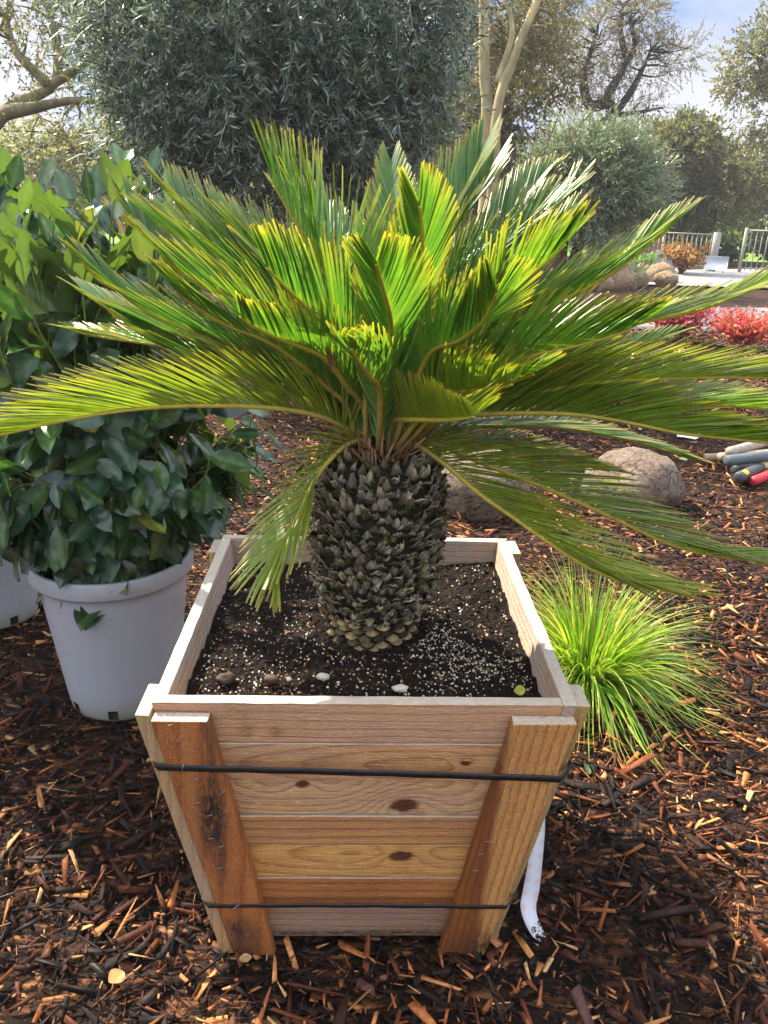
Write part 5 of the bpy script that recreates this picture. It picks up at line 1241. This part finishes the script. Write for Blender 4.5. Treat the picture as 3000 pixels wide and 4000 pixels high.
# darker oak behind the pale trunks
b = atY(1990, 620, 17); b[2] = 0; e1 = atY(1985, 420, 17); 
tree('oak_tree', [([b, e1, atY(2040, 280, 17), atY(2060, 120, 17)], 0.20, 0.06), ([e1, atY(1975, 330, 17), atY(1960, 200, 17)], 0.12, 0.04)],
     [lobe(2080, 330, 17, 0.7, 0.7, 0.8, 1.0), lobe(1980, 420, 17.3, 0.9, 0.8, 0.9, 1.2), lobe(2060, 200, 17, 0.8, 0.8, 0.8, 1.0), lobe(1790, 500, 17.5, 1.0, 0.7, 1.1, 1.2)],
     900, (0.10, 0.045), [(0.05, 0.065, 0.025), (0.08, 0.085, 0.035), (0.12, 0.11, 0.05)], 94, 'darker oak with a black forked trunk behind the pale trunks', 'oaks beyond the garden', 0.5, 12, 0.1, M_oak, (0.06, 0.05, 0.04), 40, 0.03, gap=0.33)
# twisted open-crowned oak against the sky
b = atY(2390, 480, 22); b[2] = 0; k0 = atY(2390, 450, 22); k1 = atY(2370, 400, 22); k2 = atY(2440, 250, 22)
tree('oak_tree', [([b, k0, k1, atY(2390, 340, 22), k2, atY(2420, 120, 22), atY(2440, 20, 22)], 0.26, 0.05), ([k1, atY(2310, 410, 22), atY(2280, 340, 22), atY(2285, 260, 22), atY(2330, 130, 22)], 0.15, 0.04), ([k0, atY(2450, 380, 21.8), atY(2505, 280, 21.8), atY(2540, 200, 21.8)], 0.12, 0.03), ([k0, atY(2340, 485, 21.9), atY(2300, 490, 21.9)], 0.10, 0.03), ([k2, atY(2480, 180, 22), atY(2460, 80, 22)], 0.10, 0.03), ([k0, atY(2480, 440, 22), atY(2590, 420, 22)], 0.08, 0.02)],
     [lobe(2400, 120, 22, 0.95, 0.9, 0.85, 1.6), lobe(2310, 200, 22, 0.6, 0.6, 0.8, 0.9), lobe(2520, 250, 22, 0.7, 0.6, 0.75, 1.1), lobe(2640, 210, 22, 0.55, 0.5, 0.4, 0.6), lobe(2270, 350, 22, 0.45, 0.5, 0.5, 0.5), lobe(2430, 420, 22, 1.0, 0.7, 0.35, 0.7), lobe(2480, 30, 22, 0.7, 0.7, 0.5, 0.8)],
     1350, (0.075, 0.026), [(0.13, 0.115, 0.10), (0.18, 0.16, 0.14), (0.09, 0.09, 0.07), (0.24, 0.21, 0.19)], 95, 'open twisted oak standing alone against the bright sky', 'oaks beyond the garden', 0.5, 11, 0.05, M_oak, (0.035, 0.03, 0.028), 110, 0.03, gap=0.36, twigc=(0.12, 0.09, 0.07))
# silver-green round olive right of centre
b = atY(2200, 960, 11.5); b[2] = 0
tree('olive_tree', [([b, atY(2200, 860, 11.5), atY(2230, 700, 11.6), atY(2180, 580, 11.6)], 0.14, 0.05), ([b + [0.1, 0, 0], atY(2290, 860, 11.5), atY(2380, 740, 11.5)], 0.12, 0.04)],
     [lobe(2330, 700, 11.6, 0.55, 0.6, 0.42, 2.0), lobe(2240, 610, 11.4, 0.28, 0.3, 0.28, 0.7), lobe(2400, 620, 11.6, 0.34, 0.4, 0.28, 0.8), lobe(2490, 730, 11.6, 0.28, 0.3, 0.30, 0.7), lobe(2370, 840, 11.4, 0.5, 0.4, 0.28, 0.9), lobe(2130, 690, 11.7, 0.2, 0.3, 0.2, 0.35)],
     3300, (0.075, 0.017), [(0.16, 0.22, 0.10), (0.23, 0.29, 0.14), (0.07, 0.13, 0.06), (0.34, 0.38, 0.20)], 96, 'round silver-green olive tree to the right behind the palm', None, 0.36, 13, 0.02, M_olive, (0.04, 0.03, 0.025), 40, 0.015, shell=0.4, gap=0.36, outw=1.3)
# dense dark oaks on the right
def oak(px, py, Y, lobes, n, seed, lab, cols=OK_, gap=0.3, barkc=(0.05, 0.042, 0.035), limbs=None, leaf=(0.10, 0.048), nb=40):
    b = atY(px, py, Y); b[2] = 0; m_ = lobes[0][0]
    if limbs is None: limbs = [([b, b + [0.1, 0, 0.9], (b + m_) / 2 + [0.2, 0, 0.3], m_], 0.24, 0.08)]
    tree('oak_tree', limbs, lobes, n, leaf, cols, seed, lab, 'oaks beyond the garden', 0.5, 13, 0.12, M_oak, barkc, nb, 0.03, gap=gap)
oak(2570, 990, 27, [lobe(2640, 640, 27, 1.5, 1.4, 1.0, 2), lobe(2560, 790, 27, 1.3, 1.1, 0.9, 1.3), lobe(2760, 700, 27, 1.2, 1.2, 1.2, 1.6), lobe(2700, 520, 27.2, 0.75, 0.8, 0.45, 0.8), lobe(2540, 570, 27.5, 0.8, 0.8, 0.5, 0.8), lobe(2680, 870, 27, 1.4, 1.0, 0.4, 0.8)],
    2900, 97, 'dense dark oak with a sunlit yellow-green top behind the fence', [(0.085, 0.10, 0.045), (0.13, 0.14, 0.06), (0.22, 0.20, 0.085), (0.06, 0.08, 0.04)], 0.34, leaf=(0.13, 0.06), nb=60)
oak(3160, 930, 26, [lobe(2960, 220, 26, 0.9, 1.0, 0.9, 1.2), lobe(3060, 420, 26, 1.2, 1.2, 1.2, 1.5), lobe(2890, 330, 26, 0.6, 0.6, 0.4, 0.5), lobe(2960, 650, 25.8, 1.2, 1.0, 0.9, 1.5), lobe(2880, 800, 25.6, 0.8, 0.8, 0.6, 0.8), lobe(3080, 100, 26, 1.0, 1.0, 0.9, 1.0)],
    1500, 98, 'tall airy oak rising at the right edge of the photo', [(0.12, 0.125, 0.06), (0.18, 0.17, 0.085), (0.26, 0.24, 0.12), (0.075, 0.09, 0.045)], 0.42, leaf=(0.12, 0.05), nb=70)
oak(1720, 820, 20, [lobe(1760, 640, 20, 1.2, 0.8, 1.1, 1.2), lobe(1950, 700, 20, 1.0, 0.8, 0.8, 1.0), lobe(1850, 480, 20.5, 0.9, 0.8, 0.8, 0.8)], 1700, 99, 'thin pale-leaved tree seen under the olive, right of its trunk', [(0.12, 0.14, 0.05), (0.18, 0.18, 0.08), (0.08, 0.10, 0.04)], 0.34)
oak(620, 860, 15, [lobe(560, 620, 15, 1.0, 0.8, 0.55, 1.2), lobe(300, 650, 15.5, 1.1, 0.8, 0.5, 1.2), lobe(80, 620, 16, 1.0, 0.8, 0.45, 1.0), lobe(760, 700, 15, 0.8, 0.6, 0.6, 1.0)], 1000, 100, 'sunlit pale olive-brown tree beyond the laurel shrubs', [(0.22, 0.23, 0.16), (0.28, 0.29, 0.21), (0.15, 0.17, 0.11), (0.36, 0.36, 0.28)], 0.36)
# bare reddish shrub behind the palm
g = np.random.default_rng(77); rb_ = atY(2050, 1000, 6.2); rb_[2] = 0; a = Acc()
for pts in ([(2060, 900), (2090, 700), (2140, 560), (2220, 360)], [(2100, 880), (2180, 640), (2260, 500), (2330, 420)], [(2040, 900), (2000, 700), (1900, 640), (1860, 560)], [(1990, 900), (1880, 760), (1760, 700), (1640, 640)], [(2120, 900), (2230, 800), (2330, 730)], [(2060, 860), (2070, 640), (2110, 480)], [(2040, 880), (1960, 760), (1950, 640), (2000, 540)]):
    C, _ = spline([rb_ + g.normal(0, 0.05, 3) * [1, 1, 0]] + [atY(x, y, 6.2 + g.normal(0, 0.12)) for x, y in pts], 30); V, Q, T = tube(C - rb_, np.linspace(0.009, 0.0025, 30), 5); a.add(V, Q, T, (0.20, 0.085, 0.06))
    for k in range(9):
        i = g.integers(8, 29); d = norm(g.normal(0, 1, 3) + np.array([0, 0, 0.6])); C2, _ = spline([C[i], C[i] + d * 0.08 + g.normal(0, 0.01, 3), C[i] + d * 0.2 + g.normal(0, 0.03, 3)], 6); V, Q, T = tube(C2 - rb_, np.linspace(0.003, 0.0012, 6), 4); a.add(V, Q, T, (0.22, 0.09, 0.065))
rbo = empty('bare_shrub', rb_); tag(rbo, 'bare reddish-brown winter shrub with thin twigs behind the palm', 'shrub'); a.build('branches', M_bark, rbo, True)
# far wood closing the view
a = np.random.default_rng(88); n = 42000
px = a.uniform(-300, 3300, n); Yd = a.uniform(34, 44, n); x = (px - 1500) / FPX * Yd * 1.05
hgt = 1.6 + 3.2 * vnoise(np.stack([x, 0 * x, 0 * x], -1), 6, 0.22) + 0.9 * vnoise(np.stack([x, Yd, 0 * x], -1), 7, 0.9)
z = hgt * a.random(n) ** 0.7 + 0.1
P = np.stack([x, Yd, z], -1); A1 = norm(a.normal(0, 1, (n, 3))) * 0.16; A2 = norm(np.cross(A1, a.normal(0, 1, (n, 3)))) * 0.10
V = np.stack([P - A1, P + A2, P + A1, P - A2], 1).reshape(-1, 3)
c = np.array([(0.07, 0.09, 0.035), (0.12, 0.13, 0.05), (0.16, 0.155, 0.07), (0.05, 0.07, 0.03)])[a.choice(4, n)] * (0.6 + 0.8 * vnoise(P, 5, 0.8))[:, None]
tag(mk('far_woods', V, np.arange(n * 4).reshape(-1, 4), M_oak, None, np.repeat(c, 4, 0)), 'far wooded belt closing the view under the tall trees', 'woods', kind='stuff')
# clipped hedge-like shrubs beyond the fence gap
for i, (px, py, h_, r_, lab) in enumerate([(2840, 1040, 0.9, 0.9, 'dark green shrub behind the gap in the metal fence'), (3010, 1030, 1.0, 1.0, 'dark green shrub behind the right fence panel'), (2730, 1030, 0.8, 0.8, 'dark green shrub behind the left fence panel')]):
    p = at(px, py); p = p * (24.5 + i * 0.4) / p[1]; sprig((p[0], p[1], 0), 1300, h_, r_, 0.16, [(0.05, 0.09, 0.025), (0.09, 0.13, 0.04), (0.03, 0.06, 0.02)], 110 + i, 'green_shrub', lab, 'shrub', M_weed, 'green shrubs behind the fence')

# ------------------------------------------------------------------ the bright winter air
bm = bmesh.new(); bmesh.ops.create_cube(bm, size=1.0)
for v in bm.verts: v.co = Vector((v.co.x * 140, v.co.y * 130 + 55, v.co.z * 11.0 + 4.4))
me = bpy.data.meshes.new('haze'); bm.to_mesh(me); bm.free()
hm = bpy.data.materials.new('haze'); hm.use_nodes = True; hn = hm.node_tree.nodes; hn.clear()
pv = hn.new('ShaderNodeVolumePrincipled'); ho = hn.new('ShaderNodeOutputMaterial')
pv.inputs['Color'].default_value = (0.93, 0.95, 1.0, 1); pv.inputs['Density'].default_value = HAZE; pv.inputs['Anisotropy'].default_value = 0.2
hm.node_tree.links.new(pv.outputs[0], ho.inputs['Volume']); me.materials.append(hm)
hz = bpy.data.objects.new('haze', me); col.objects.link(hz); tag(hz, kind='stuff')
